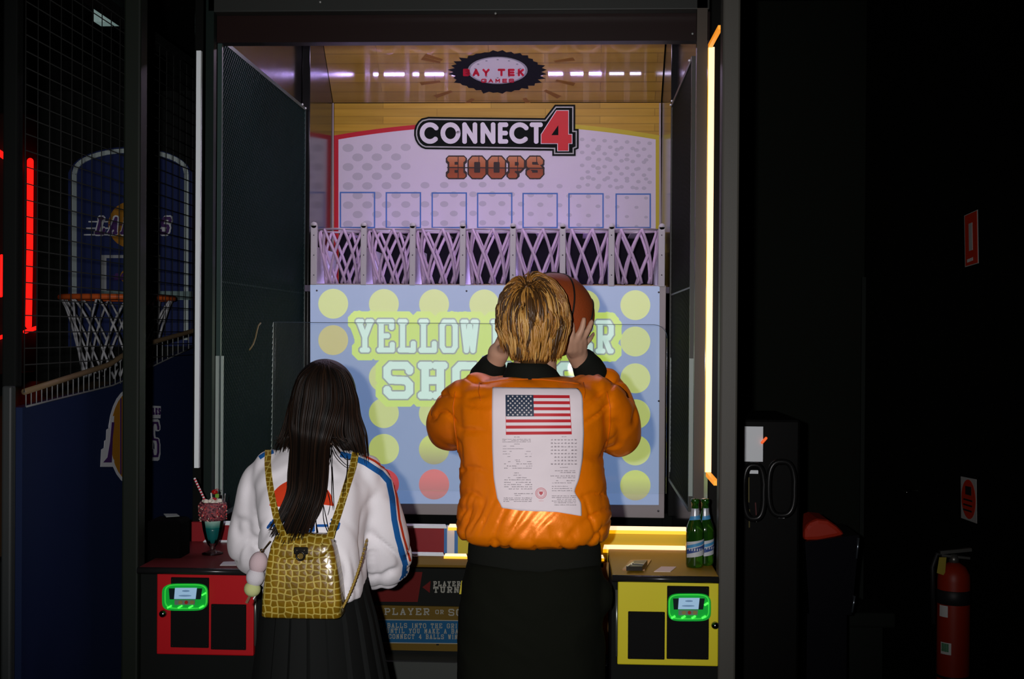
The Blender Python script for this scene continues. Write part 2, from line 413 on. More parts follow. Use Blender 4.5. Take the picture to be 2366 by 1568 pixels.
# guard strip on the left post, side stiles
b = MB(); frect(b, 319, 718, 332, 1240, YP + .065, .008); b.build('guard_edge', mat('grey_green_edge', (.06, .085, .06), .4), game)
for x0, x1 in ((467, 491), (1606, 1630)):
    b = MB(); frect(b, x0, -20, x1, 1330, YL + .02, .03); b.build('side_stile', mat('stile_black', (.006, .012, .010), .5, spec=.1) if x0 < 900 else mat('stile_brown', (.055, .045, .035), .45), game)
# ---- light strips
M_amb_f = mat('amber_tube_face', (.9, .7, .5), .4, emit=(1, .60, .33), es=1.3)
M_amb_s = mat('amber_tube_side', (.9, .6, .1), .4, emit=(1, .45, .004), es=1.05)
M_white = mat('unlit_white_diffuser', (.76, .82, .84), .45)
def strip(pts, w, name, mf, ms, flip=False):    # square light tube along pts: two materials, front face and inner side face
    b = MB()
    for p, q in zip(pts, pts[1:]):
        p = V(p); q = V(q); d = (q - p).normalized()
        up = V((0, 1, 0)) if abs(d.y) < .5 else V((1, 0, 0))
        a = d.cross(up).normalized() * (w / 2); n = up * (w / 2)
        for sgn, o, mi in ((1, -n, 0), (1, n, 0), (1, a, 1), (1, -a, 1)):
            c = a if mi == 0 else n
            b.add([p + o - c, p + o + c, q + o + c, q + o - c], [(0, 1, 2, 3)], mi)
        b.add([p - a - n, p + a - n, p + a + n, p - a + n], [(0, 1, 2, 3)], 1); b.add([q - a - n, q + a - n, q + a + n, q - a + n], [(0, 1, 2, 3)], 1)
    return b.build(name, [mf, ms], game, fix=False)
def vstrip(xt, yt, xb, yb, tip_t, tip_b, mf, ms, w):
    p = at(xt, yt, YL); q = at(xb, yb, YL); x = (p.x + q.x) / 2
    p = V((x, YL, p.z)); q = V((x, YL, q.z))
    return strip([p, q], w, 'light_strip', mf, ms), p, q
o, p, q = vstrip(1642.5, 110, 1636.5, 1090, None, None, M_amb_f, M_amb_s, .0185); o['label'] = 'lit amber upright tube'
M_tip = mat('amber_tube_tip', (.9, .5, .1), .4, emit=(1, .3, .012), es=.75)
strip([(p.x - .004, YL - .005, p.z + .004), (p.x + .004, YL - .20, p.z + .014)], .012, 'light_strip_tip', M_tip, M_tip)
strip([(q.x, YL - .005, q.z - .006), (q.x + .012, YL - .12, q.z - .02)], .014, 'light_strip_tip', M_tip, M_tip)
o, p, q = vstrip(460.5, 118, 455.5, 1080, None, None, M_white, M_white, .0145); o['label'] = 'unlit white upright tube'
def hstrip(x0, x1, y, Y, lit, w=.017, name='light_strip'):
    p = at(x0, y, Y); q = at(x1, y, Y); z = (p.z + q.z) / 2
    b = MB(); x0, x1 = p.x, q.x; h = w / 2
    # front face low, bright top face, a small slope between them
    b.add([(x0, Y - h, z - h), (x1, Y - h, z - h), (x1, Y - h, z), (x0, Y - h, z), (x0 + .004, Y + h * .4, z + h), (x1 - .004, Y + h * .4, z + h), (x1, Y + h, z - h), (x0, Y + h, z - h)],
          [(3, 2, 5, 4), (0, 1, 2, 3), (4, 5, 6, 7), (0, 3, 4, 7), (1, 6, 5, 2), (0, 7, 6, 1)])
    b.mi = [0, 1, 1, 1, 1, 1]
    return b.build(name, [M_amb_f, M_amb_s] if lit else [M_white, M_white], game)
# ---- console: back rail of the counters
YC = 3.86
M_red = mat('red_printed_vinyl', (.22, .004, .008), .5); M_yel = mat('yellow_printed_vinyl', (.52, .43, .02), .5)
M_blue = mat('blue_printed_vinyl', (.04, .16, .42), .5); M_wht = mat('white_printed_vinyl', (.68, .66, .68), .5)
M_wood = mat('printed_wood_brown', (.30, .16, .03), .5, var=(6, (.36, .2, .05)))
b = MB()
zt, zb = at(1000, 1214, YC).z, at(1000, 1290, YC).z - .05
def seg(x0, x1, mi): b.box((x0, YC, zb), (x1, YC + .02, zt), mi)
X = lambda px, Y=YC, py=1240: at(px, py, Y).x
for x0, x1, mi in ((-1.19, X(1026), 0), (X(1026), X(1033), 1), (X(1033), X(1050), 2), (X(1050), X(1058), 1), (X(1058), .41, 3)): seg(x0, x1, mi)
b.build('console_back_rail', [M_red, M_blue, M_wht, M_yel], game)
hstrip(470, 1032, 1211, YC - .012, False, .012); hstrip(1036, 1056, 1217, YC - .012, True, .018)
hstrip(1388, 1588, 1224, YC - .012, True, .021)
hstrip(470, 606, 1252, YC - .012, False, .011)
hstrip(1393, 1586, 1268, YC - .02, True, .022)
# ---- centre of the console: ball tray lip, player-turn panel, rules panel
YF = 3.80
hstrip(948, 1026, 1279, YF - .03, False, .010); hstrip(1026, 1080, 1284, YF - .03, True, .014); hstrip(1364, 1396, 1288, YF - .03, True, .017)
b = MB(); frect(b, 600, 1284, 1402, 1312, YF - .03, .06, r=.01); b.build('ball_tray_lip', mat('dimmed_tray_wood', (.15, .085, .012), .5), game)
b = MB(); frect(b, 600, 1312, 1402, 1560, YF, .2); b.build('console_front', M_black, game)
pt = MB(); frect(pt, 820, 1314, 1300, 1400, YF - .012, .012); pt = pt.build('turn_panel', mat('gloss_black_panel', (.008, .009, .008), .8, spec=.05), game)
def label_on(parent, name, polys, Y, mats, th=.0006):   # printed marks as thin layers: polys = [(points, layer, material index)]
    b = MB()
    for pts, lay, mi in polys: fpoly(b, pts, Y - lay * .0005, th, mi)
    return b.build(name, mats, parent)
YT = YF - .0125
M_dred = mat('dimmed_red_ink', (.085, .004, .003), .6, spec=.1); M_ink = mat('dimmed_pale_ink', (.20, .20, .17), .6, spec=.1)  # inks darkened: the dimness of the panels is put into their colour
pl = [([(840, 1320), (976, 1321), (965, 1390), (840, 1389)], 0, 0), ([(976, 1356), (995, 1341), (993, 1369)], 0, 0),
      ([(1066, 1341), (1072, 1341), (1080, 1352), (1079, 1360), (1066, 1372), (1061, 1372)], 0, 1)]
pl += [(p, 0, 2) for p in text_polys('PLAYER', 1001, 1342, 1064, 1354, 2.6)] + [(p, 0, 2) for p in text_polys('TURN', 1001, 1354.5, 1061, 1369, 3.2)]
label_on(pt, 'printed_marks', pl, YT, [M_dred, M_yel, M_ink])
rp = MB(); frect(rp, 800, 1402, 1390, 1505, YF - .012, .012); rp = rp.build('rules_panel', mat('dimmed_wood_print', (.085, .052, .005), .6, spec=.1), game)
pl = [([(800, 1431), (1390, 1438), (1390, 1489), (800, 1482)], 0, 0), ([(800, 1429), (1390, 1436), (1390, 1438), (800, 1431)], 0, 1), ([(800, 1482), (1390, 1489), (1390, 1491), (800, 1484)], 0, 1)]
def tl(s, x0, y0, x1, y1, th, sl=.004):         # a line of print that follows the slight tilt of the picture
    out = []
    for p in text_polys(s, x0, y0, x1, y1, th, gap=.32, skew=0, space=.8): out.append(([(x, y + (x - x0) * sl * 2) for x, y in p], 1, 1))
    return out
pl += tl('PLAYER', 888, 1404, 992, 1420, 2.8, .002) + tl('OR', 1006, 1408, 1025, 1418, 1.7, .002) + tl('SOLO', 1036, 1406, 1104, 1422, 2.8, .002)
pl += tl('SHOOTING BALLS INTO THE GRID', 812, 1438, 1066, 1449, 1.7) + tl('UNTIL YOU MAKE A BASKET', 893, 1451, 1096, 1462, 1.7) + tl('CONNECT 4 BALLS WINS', 898, 1464, 1066, 1475, 1.7)
pl += [([(1008, 1487), (1014, 1487), (1014, 1490), (1008, 1490)], 1, 2)]
label_on(rp, 'printed_rules', pl, YT, [mat('dimmed_blue_print', (.004, .055, .13), .6, spec=.1), M_ink, M_black])
b = MB(); frect(b, 600, 1530, 1402, 1700, YF - .1, .1); b.build('kick_plate', mat('grey_kick_plate', (.03, .034, .03), .6), game)
# ---- two control boxes
def console_box(x0, x1, right):
    y0, y1 = (1323, 1513) if not right else (1340, 1537)
    Mc = M_red if not right else mat('yellow_panel_paint', (.60, .52, .012), .45)
    if not right: Mc = mat('red_panel_paint', (.42, .004, .008), .45)
    b = MB()
    xl, xr = (-1.205, -.862) if not right else (.108, .396)
    b.box((xl, YP + .02, 0), (xr, YC - .002, .917)); b.build('control_box', M_black, game)
    # counter slab with rounded black nosing
    b = MB(); zc = .940
    b.bbox((xl - .0, YP - .005, zc - .02), (xr + .002, YC - .001, zc), .004)
    ct = b.build('counter', mat('dark_red_counter', (.10, .012, .012), .35) if not right else mat('amber_counter', (.33, .20, .014), .45, spec=.15), game)
    b = MB(); b.tube([(xl, YP - .006, zc - .0095), (xr, YP - .006, zc - .0095)], .0095, 14)
    b.build('counter_nosing', mat('black_rubber_nosing', (.012, .012, .012), .25), ct)
    b = MB(); frect(b, x0, y0, x1, y1, YP, .02, r=.003); dr = b.build('door', Mc, game)
    # the door's two black plates
    rects = [(394, 1334, 482, 1496), (487, 1396, 568, 1501)] if not right else [(1451, 1413, 1536, 1523), (1541, 1354, 1638, 1523)]
    for r in rects:
        b = MB(); frect(b, *r, YP - .005, .006, r=.002)
        b.build('cover_plate', mat('cover_plate_black', (.006, .006, .006), .8, spec=.05), dr)
        for sx in (r[0] + 5, r[2] - 5):
            for sy in (r[1] + 5, r[3] - 5): b = MB(); b.lathe([(0, -.003), (.0018, -.002), (.003, 0)], at(sx, sy, YP - .005), 10, axis='y'); b.build('screw', mat('black_screw', (.03, .03, .03), .3, .5), dr)
    lx, ly = (377, 1417) if not right else (1652, 1444)
    b = MB(); p = at(lx, ly, YP)
    b.lathe([(0, -.012), (.006, -.0115), (.0095, -.007), (.0105, 0)], p, 24, axis='y'); b.build('lock', mat('dark_chrome', (.25, .27, .25), .15, 1), dr)
    hx = 590 if not right else 1425
    b = MB(); b.tube([at(hx, y0 + 22, YP + .004), at(hx, y1 - 22, YP + .004)], .004, 10); b.build('hinge', mat('hinge_steel', (.2, .22, .2), .3, .8), dr)
    # glowing green card reader
    gx = (378, 481) if not right else (1543, 1641)
    gy = (1347, 1408) if not right else (1370, 1432)
    cr = empty('card_reader', ORG[game.name]); cr.parent = game; cr.location = (0, 0, 0)
    cx, cy = (gx[0] + gx[1]) / 2, (gy[0] + gy[1]) / 2; hw, hh = (gx[1] - gx[0]) / 2, (gy[1] - gy[0]) / 2
    def rr(k, kx=None, n=40, e=4.5):
        return [(cx + (kx or k) * hw * math.copysign(abs(math.cos(a)) ** (2 / e), math.cos(a)), cy + k * hh * math.copysign(abs(math.sin(a)) ** (2 / e), math.sin(a))) for a in [2 * math.pi * i / n for i in range(n)]]
    b = MB(); fpoly(b, rr(1.0), YP - .005, .014); b.build('reader_housing', mat('green_translucent', (.01, .2, .03), .25, emit=(.0, .42, .03), es=.42), cr)
    b = MB()
    ring = rr(.9, .93)
    for i in range(0, 40):
        a, c = ring[i], ring[(i + 1) % 40]
        b.bar(at(*a, YP - .0195), at(*c, YP - .0195), .0035, .003)
    b.build('light_ring', mat('green_glow', (.05, .5, .05), .4, emit=(.02, .95, .06), es=.34), cr)
    def led(p, q): b = MB(); b.bar(p, q, .005, .004); b.build('indicator_light', mat('green_led', (.05, .5, .05), .4, emit=(.05, 1, .06), es=1.7), cr)
    for k in range(4):
        x = cx - hw * .75 + k * hw * .48; y = cy + hh * .78
        led(at(x - 4, y + 2.5, YP - .022), at(x + 5, y - 2.5, YP - .022))
    led(at(cx + hw * .72, cy - hh * .1, YP - .022), at(cx + hw * .9, cy - hh * .28, YP - .022))
    b = MB(); fpoly(b, [(cx - hw * .76, cy - hh * .62), (cx + hw * .74, cy - hh * .62), (cx + hw * .66, cy + hh * .2), (cx - hw * .72, cy + hh * .2)], YP - .0195, .002); b.build('reader_bezel', mat('bezel_black', (.01, .02, .02), .2), cr)
    b = MB(); fpoly(b, [(cx - hw * .48, cy - hh * .66), (cx + hw * .5, cy - hh * .66), (cx + hw * .44, cy + hh * .18), (cx - hw * .52, cy + hh * .18)], YP - .022, .002)
    dsp = b.build('display', mat('pale_blue_display', (.3, .4, .5), .3, emit=(.22, .42, .62), es=.55), cr)
    b = MB(); fell(b, cx, cy - hh * .42, 9, 2.2, YP - .0241, .0003); fell(b, cx - 2, cy - .06 * hh, 15, 2, YP - .0241, .0003); b.build('display_marks', mat('display_grey', (.1, .16, .24), .4, emit=(.1, .2, .33), es=.6), dsp)
    b = MB(); fpoly(b, [(cx - hw * .5, cy + hh * .25), (cx + hw * .42, cy + hh * .25), (cx + hw * .4, cy + hh * .62), (cx - hw * .5, cy + hh * .62)], YP - .0195, .002); b.build('keypad', mat('grey_keypad', (.14, .2, .16), .5), cr)
    for k, c in enumerate(((.25, .2, .06), (.35, .02, .01), (.25, .2, .06))):
        b = MB(); fell(b, cx - hw * .24 + k * hw * .26, cy + hh * .44, 5 - (k == 1), 4, YP - .0216, .0015); b.build('button', mat('button_%d' % (k % 2), c, .5), cr)
console_box(362, 586, False); console_box(1427, 1660, True)
# right-hand inner cheek of the console seen beside the orange jacket
b = MB(); frect(b, 1386, 1300, 1416, 1512, YF - .03, .02); b.build('console_cheek', M_wood, game)
# ---- screen
M_frame = mat('pale_screen_frame', (.42, .38, .37), .5)
b = MB(); frect(b, 717, 657, 1537, 1191, YS, .02, r=.003); frame = b.build('screen_panel', M_frame, game)
def scr(name, col, em, es=1.0): return mat(name, col, .6, emit=em, es=es, spec=.1)
WH = (.55, .55, .53)
M_sb = scr('screen_blue', WH, (.075, .155, .32)); M_sd = scr('screen_pale_yellow', WH, (.36, .43, .09)); M_sy = scr('screen_lime', WH, (.36, .52, .02))
M_sl = scr('screen_white', WH, (.42, .62, .53)); M_sg = scr('screen_grey', WH, (.12, .17, .16)); M_sdo = scr('screen_ochre', WH, (.34, .31, .055))
def ball_mat(name, hi, lo):
    m = mat(name, WH, .6, spec=.1); nt = m.node_tree; p = nt.nodes['Principled BSDF']
    tc = nt.nodes.new('ShaderNodeTexCoord'); r = nt.nodes.new('ShaderNodeValToRGB'); sp = nt.nodes.new('ShaderNodeSeparateXYZ')
    nt.links.new(tc.outputs['Generated'], sp.inputs[0]); nt.links.new(sp.outputs['Z'], r.inputs[0])
    r.color_ramp.elements[0].color = (*lo, 1); r.color_ramp.elements[1].color = (*hi, 1); r.color_ramp.elements[0].position = .0; r.color_ramp.elements[1].position = .75
    nt.links.new(r.outputs[0], p.inputs['Emission Color']); p.inputs['Emission Strength'].default_value = 1
    return m
M_by = ball_mat('screen_yellow_ball', (.36, .44, .03), (.16, .15, .03)); M_br = ball_mat('screen_red_ball', (.46, .03, .03), (.2, .012, .012))
b = MB(); fpoly(b, [(717, 657.5), (1524, 661), (1522, 1166), (717, 1162)], YS - .0005, .001); disp_o = b.build('display', M_sb, frame)
cols = [770, 887, 1003, 1119, 1235, 1351, 1468]; rows = [703, 787, 872, 955, 1038, 1119]
for j, y in enumerate(rows):
    for i, x in enumerate(cols):
        red = (j == 5 and i in (1, 2)); sol = j >= 4 or (j == 3 and i in (2, 3, 4))
        b = MB(); yy = y + (x - 1100) * .0045; r = 34.5 if not sol else 35
        fell(b, x, yy, r, r * 1.0, YS - .0012, .0008, n=40)
        m = M_br if red else (M_by if (j == 5 or (j == 4 and i == 2)) else (M_sdo if i == 0 and j == 1 else M_sd))
        b.build('grid_ball', m, frame)
# the lettering on the screen: lime surround, grey outline, white face
def screen_text(word, x0, y0, x1, y1, th, **kw):
    b = MB()
    for p in text_polys(word, x0, y0, x1, y1, th, **kw):
        c = p
        xs = sum(q[0] for q in c) / len(c); ys = sum(q[1] for q in c) / len(c)
    base = text_polys(word, x0, y0, x1, y1, th, **kw)
    return base
def thick(word, x0, y0, x1, y1, th, extra, **kw):
    # same skeleton, thicker pen
    e = extra / 2
    s = list(word); wts = [kw.get('space', .6) if c == ' ' else 1.0 for c in s]; gap = kw.get('gap', .28)
    tot = sum(wts) + gap * (len(s) - 1); u = (x1 - x0) / tot; x = x0; out = []
    for c, w in zip(s, wts):
        if c != ' ':
            for p in strokes(c, True, kw.get('ser', .17)):
                q = [(x + th / 2 + a * (w * u - th), y1 - th / 2 - bb * (y1 - y0 - th)) for a, bb in p]
                for a, bb in zip(q, q[1:]): out += stroke_quad(a, bb, th + extra)
        x += (w + gap) * u
    return out
tilt = lambda p: [(x, y + (x - 1100) * .0045) for x, y in p]
lines = [('YELLOW PLAYER', 822, 738, 1418, 815, 11.5, dict(gap=.16, space=.35, ser=.2)), ('SHOOTS', 886, 836, 1352, 922, 17, dict(gap=.16, ser=.2))]
for k, (nm, extra, m, lay) in enumerate((('lime_surround', 36, M_sy, .0024), ('letter_outline', 7, M_sg, .0032), ('lettering', 0, M_sl, .0040))):
    ps = []
    for (wd, x0, y0, x1, y1, th, kw) in lines:
        ps += [tilt(p) for p in thick(wd, x0, y0, x1, y1, th, extra, **kw)]
        if k == 0: ps.append(tilt([(x0 - 2, y0 + 2), (x1 + 2, y0 + 2), (x1 + 2, y1 - 2), (x0 - 2, y1 - 2)]))
    b = MB()
    for (xa, xb, ya, yb) in union_rows(ps, .8):
        q = [at(xa, ya, YS - lay), at(xb, ya, YS - lay), at(xb, yb, YS - lay), at(xa, yb, YS - lay)]
        b.add(q, [(3, 2, 1, 0)])
    b.build(nm, m, frame, weld=False, fix=False)
for px, py in ((732, 671), (1522, 675), (1522, 926), (1521, 1180), (1078, 672)): b = MB(); b.lathe([(0, -.003), (.003, -.002), (.0045, 0)], at(px, py, YS - .001), 12, axis='y'); b.build('screw', mat('grey_screw', (.16, .16, .17), .3, .6), frame)
# ---- backboard
M_board = mat('backboard_white_print', (.60, .56, .62), .7, spec=.1)
def wood_mat(name, c1, c2, sx=3, gloss=.45):
    m = mat(name, c1, gloss); nt = m.node_tree; p = nt.nodes['Principled BSDF']; tc = nt.nodes.new('ShaderNodeTexCoord'); mp = nt.nodes.new('ShaderNodeMapping')
    mp.inputs['Scale'].default_value = (sx, sx, 40); n = nt.nodes.new('ShaderNodeTexNoise'); n.inputs['Scale'].default_value = 1.0; n.inputs['Detail'].default_value = 6
    br = nt.nodes.new('ShaderNodeTexBrick'); br.inputs['Scale'].default_value = 1; br.inputs['Color1'].default_value = (.85, .85, .85, 1); br.inputs['Color2'].default_value = (1.15, 1.15, 1.15, 1); br.inputs['Mortar'].default_value = (.7, .7, .7, 1)
    br.inputs['Mortar Size'].default_value = .002; br.inputs['Brick Width'].default_value = .5; br.inputs['Row Height'].default_value = .035
    cx = nt.nodes.new('ShaderNodeSeparateXYZ'); cm = nt.nodes.new('ShaderNodeCombineXYZ')
    nt.links.new(tc.outputs['Object'], cx.inputs[0]); nt.links.new(cx.outputs['X'], cm.inputs['X']); nt.links.new(cx.outputs['Z'], cm.inputs['Y']); nt.links.new(cm.outputs[0], br.inputs['Vector'])
    r = nt.nodes.new('ShaderNodeValToRGB'); r.color_ramp.elements[0].color = (*c1, 1); r.color_ramp.elements[1].color = (*c2, 1); r.color_ramp.elements[0].position = .3; r.color_ramp.elements[1].position = .7
    mx = nt.nodes.new('ShaderNodeMix'); mx.data_type = 'RGBA'; mx.blend_type = 'MULTIPLY'; mx.inputs['Factor'].default_value = 1
    nt.links.new(tc.outputs['Object'], mp.inputs[0]); nt.links.new(mp.outputs[0], n.inputs['Vector']); nt.links.new(n.outputs['Fac'], r.inputs[0])
    nt.links.new(r.outputs[0], mx.inputs['A']); nt.links.new(br.outputs['Color'], mx.inputs['B']); nt.links.new(mx.outputs['Result'], p.inputs['Base Color'])
    return m
M_bw = wood_mat('maple_court_print', (.36, .205, .008), (.44, .27, .02))
b = MB(); frect(b, 771, 238, 1526, 660, YB, .03); bb = b.build('backboard', M_bw, game)
def arch(y_mid, y_end, x0, x1, n=24):
    out = []
    for k in range(n + 1):
        u = k / n * 2 - 1; out.append(((x0 + x1) / 2 + u * (x1 - x0) / 2, y_mid + (y_end - y_mid) * u * u))
    return out
xm = 1149
outer = arch(280, 313, 772, 1526); inner = arch(290, 322, 782, 1515)
b = MB(); fpoly(b, inner + [(1515, 536), (782, 536)], YB - .0005, .0008); b.build('board_face', M_board, bb)
b = MB()
n = len(outer)
def band(o_, i_, mi):
    for a in range(len(o_) - 1): fpoly(b, [o_[a], o_[a + 1], i_[a + 1], i_[a]], YB - .0012, .0008, mi)
h = n // 2
band(outer[:h + 1], inner[:h + 1], 0); band(outer[h:], inner[h:], 1)
fpoly(b, [(772, 313), (782, 322), (782, 655), (772, 655)], YB - .0012, .0008, 0); fpoly(b, [(1515, 322), (1526, 313), (1526, 655), (1515, 655)], YB - .0012, .0008, 1)
fpoly(b, [(766, 238), (771, 238), (771, 655), (766, 655)], YB - .0012, .0008, 2); fpoly(b, [(1523, 238), (1527, 238), (1527, 655), (1523, 655)], YB - .0012, .0008, 2)
b.build('court_border', [mat('border_red', (.45, .006, .02), .5), mat('border_yellow', (.46, .38, .02), .5), mat('border_edge', (.35, .3, .3), .5)], bb)
b = MB()
fr = random.Random(3)
for j in range(10):
    for i in range(16):
        u = (i + .5 + (j % 2) * .5) / 16.5; x = 782 + u * 733; y = 335 + j * 22 + u * 6 + (abs(u - .5) * 14)
        rx = 13.5 - 8 * u - (j * .18); ry = rx * .72
        if 955 < x < 1340 and y < 420: continue
        if x > 1505 or y > 530: continue
        fell(b, x, y, rx, ry, YB - .0014, .0004, n=14)
for j in range(8):
    for i in range(7):                          # the finer dots of the right half
        x = 1345 + i * 26 + (j % 2) * 13; y = 322 + j * 15 + i * 1.5
        if x < 1508: fell(b, x, y, 5.5, 4.2, YB - .0014, .0004, n=12)
b.build('dot_pattern', mat('board_grey_dots', (.45, .43, .48), .55), bb)
sq = [785, 891, 997, 1102, 1207, 1313, 1422]
for i, x in enumerate(sq):
    b = MB(); y0 = 443 + i * .6; x1 = x + 82; y1 = 524
    for r in ((x, y0, x1, y0 + 3.2), (x, y1, x1, y1 + 3), (x, y0, x + 3.2, y1 + 3), (x1 - 3.2, y0, x1, y1 + 3)): fpoly(b, [(r[0], r[1]), (r[2], r[1]), (r[2], r[3]), (r[0], r[3])], YB - .0018, .0005)
    b.build('target_square', mat('target_blue', (.05, .15, .42), .5), bb)
# flat black sheet in place of the openings under the board
b = MB(); xs = [783, 836, 952, 1066, 1182, 1299, 1412, 1515]
fpoly(b, [(783, 536), (1514, 538), (1514, 657), (783, 655)], YB - .0018, .0005)
b.build('lower_black_sheet', mat('flat_black', (.008, .007, .010), .8, spec=.05), bb)
# the title plate
plate = [(990, 270), (1258, 273), (1282, 242), (1329, 242), (1329, 298), (1337, 298), (1337, 343), (1330, 346), (1330, 360), (1276, 360), (1276, 348), (988, 345)]
left = [(988 + 33 * math.cos(R_(a)) * .95, 307.5 - 37.5 * math.sin(R_(a))) for a in range(260, 98, -18)]
plate = plate[:-1] + left
b = MB(); fpoly(b, plate, YB - .002, .004); tp = b.build('title_plate', mat('title_black', (.008, .010, .009), .8, spec=.05), bb)
b = MB(); ring_o = offset_poly(plate, 4); ring_i = offset_poly(plate, 7)
for i in range(len(plate)): fpoly(b, [ring_o[i], ring_o[(i + 1) % len(plate)], ring_i[(i + 1) % len(plate)], ring_i[i]], YB - .0062, .0008)
b.build('title_outline', mat('title_grey', (.34, .36, .34), .45), tp)
b = MB()
for ch, x0, x1 in (('C', 970, 1017), ('O', 1018, 1064), ('N', 1066, 1105), ('N', 1108, 1147), ('E', 1149, 1175), ('C', 1177, 1225), ('T', 1224, 1254)):
    for p in text_polys(ch, x0, 283, x1, 332, 10.5, slab=False): fpoly(b, p, YB - .0064, .003)
b.build('title_letters', mat('title_white', (.62, .6, .64), .45), tp)
four = [(1284, 256), (1313, 256), (1313, 310), (1320, 310), (1320, 332), (1313, 332), (1313, 348), (1290, 348), (1290, 332), (1252, 332), (1252, 311)]
def cell4(extra):                                # the figure 4 with its open triangle, cut into three pieces
    e = extra
    b.prism([at(x, y, YB - .0066 - (0 if e else .002)) for x, y in offset_poly([(1286, 256), (1313, 256), (1313, 311), (1321, 311), (1321, 331), (1313, 331), (1313, 348), (1289, 348), (1289, 331), (1251, 331), (1251, 311)], -e)], (0, -1, 0), .003, 0 if e else 1)

b = MB(); cell4(1.6); cell4(0)
fpoly(b, [(1290, 289), (1290, 312), (1274, 312)], YB - .012, .0005, 2)
b.build('title_figure', [mat('title_white'), mat('title_red', (.52, .006, .01), .45), mat('title_black')], tp)
# the second title word: brown-orange slab letters with a seam across
hx = [(1030, 1079, 'H'), (1080, 1125, 'O'), (1125, 1170, 'O'), (1170, 1214, 'P'), (1214, 1258, 'S')]
m_h = mat('basketball_orange_print', (.42, .10, .015), .45); nt = m_h.node_tree; p_ = nt.nodes['Principled BSDF']; tc = nt.nodes.new('ShaderNodeTexCoord'); sp = nt.nodes.new('ShaderNodeSeparateXYZ'); rp_ = nt.nodes.new('ShaderNodeValToRGB')
nt.links.new(tc.outputs['Generated'], sp.inputs[0]); nt.links.new(sp.outputs['Z'], rp_.inputs[0]); nt.links.new(rp_.outputs[0], p_.inputs['Base Color'])
rp_.color_ramp.elements.new(.47); rp_.color_ramp.elements.new(.53)
for e, c in zip(rp_.color_ramp.elements, ((.30, .055, .008, 1), (.22, .04, .006, 1), (.34, .085, .014, 1), (.46, .17, .07, 1))): e.color = c
b1 = MB(); b2 = MB(); b3 = MB()
for x0, x1, c in hx:
    for p in text_polys(c, x0, 359, x1, 414, 22.5, ser=.22): fpoly(b1, p, YB - .002, .0014)
    for p in text_polys(c, x0 + 3.5, 362, x1 - 3.5, 411, 12.0, ser=.22): fpoly(b2, p, YB - .0036, .0012)
b3 = MB(); fpoly(b3, [(1033, 385.5), (1256, 387.5), (1256, 390), (1033, 388)], YB - .0052, .0006)
for x0, x1, c in hx:
    xm_ = (x0 + x1) / 2 + 3; fpoly(b3, [(xm_, 361), (xm_ + 1.8, 361), (xm_ + 1.8, 374 if c in 'OS' else 412), (xm_, 374 if c in 'OS' else 412)], YB - .0052, .0006)
ht = b1.build('subtitle_outline', mat('subtitle_dark', (.02, .008, .006), .5), bb); b2.build('subtitle_letters', m_h, ht); b3.build('subtitle_seam', mat('subtitle_dark'), ht)
# ---- sloping top panel with the maker's badge; glossy, so it mirrors the nets
tl_, tr_ = at(771, 237, YB), at(1526, 238, YB); Yt = 5.50; zt_ = at(1150, 90, Yt).z + .12
cpz = lambda u: (tl_.lerp(tr_, u))
k_up = V((0, -.34, .36))
xl_, xr_ = at(770, 237, YB).x, at(1527, 237, YB).x
p0, p1 = V((xl_, YB, tl_.z)), V((xr_, YB, tl_.z))
# its slope is found from where the upper edge cuts the header
vdir = V((0, -.345, .322))
b = MB(); b.prism([p0, p1, p1 + vdir, p0 + vdir], V((0, .3, .36)).normalized(), .02)
m_tp = wood_mat('maple_top_print', (.30, .175, .02), (.36, .22, .04)); m_tp.node_tree.nodes['Principled BSDF'].inputs['Coat Weight'].default_value = 1; m_tp.node_tree.nodes['Principled BSDF'].inputs['Coat Roughness'].default_value = .03; m_tp.node_tree.nodes['Principled BSDF'].inputs['Coat IOR'].default_value = 2.4
top = b.build('top_panel', m_tp, game)
nrm_t = V((0, -vdir.z, vdir.y)).normalized()
if nrm_t.y > 0: nrm_t = -nrm_t
def on_top(px, py, lift=.0008):                 # pixel to the plane of the top panel
    d = cF * FPX + cR * (px - CXP) - cU * (py - CYP)
    t_ = (p0 - CAM).dot(nrm_t) / d.dot(nrm_t); return CAM + d * t_ + nrm_t * lift
def tpoly(mb, pts, lift, mi=0): mb.prism([on_top(x, y, lift) for x, y in pts], nrm_t, .0006, mi)
b = MB(); rr_ = random.Random(5); pts = []
for k in range(64):
    a = 2 * math.pi * k / 64; e = 1 + (.12 * rr_.random() if k % 2 else -.05 * rr_.random()); pts.append((1150 + 104 * math.cos(a) * e, 166 + 47 * math.sin(a) * e))
tpoly(b, pts, .0006, 0)
for k in range(9):                              # brown shards thrown out around the badge
    a = R_((18, 40, 65, 115, 140, 162, 200, 205, -20)[k]); r0, r1 = 1.35, 1.8; w = .05
    tpoly(b, [(1150 + 104 * r0 * math.cos(a - w), 166 + 50 * r0 * math.sin(a - w)), (1150 + 104 * r1 * math.cos(a - w * .6), 166 + 50 * r1 * math.sin(a - w * .6)), (1150 + 104 * r1 * math.cos(a + w), 166 + 50 * r1 * math.sin(a + w)), (1150 + 104 * r0 * math.cos(a + w * .3), 166 + 50 * r0 * math.sin(a + w * .3))], .0006, 4)
ell = lambda k, n=40, dy=0: [(1150 + 64 * k * math.cos(2 * math.pi * i / n), 162 + dy + 29 * k * math.sin(2 * math.pi * i / n)) for i in range(n)]
tpoly(b, ell(1.08), .0012, 1); tpoly(b, ell(1.0), .0018, 2)
for k in range(12):
    a = 2 * math.pi * k / 12; tpoly(b, [(1150 + 52 * math.cos(a) + 3 * math.cos(c * 2 * math.pi / 6), 158 + 21 * math.sin(a) + 1.6 * math.sin(c * 2 * math.pi / 6)) for c in range(6)], .0022, 1)
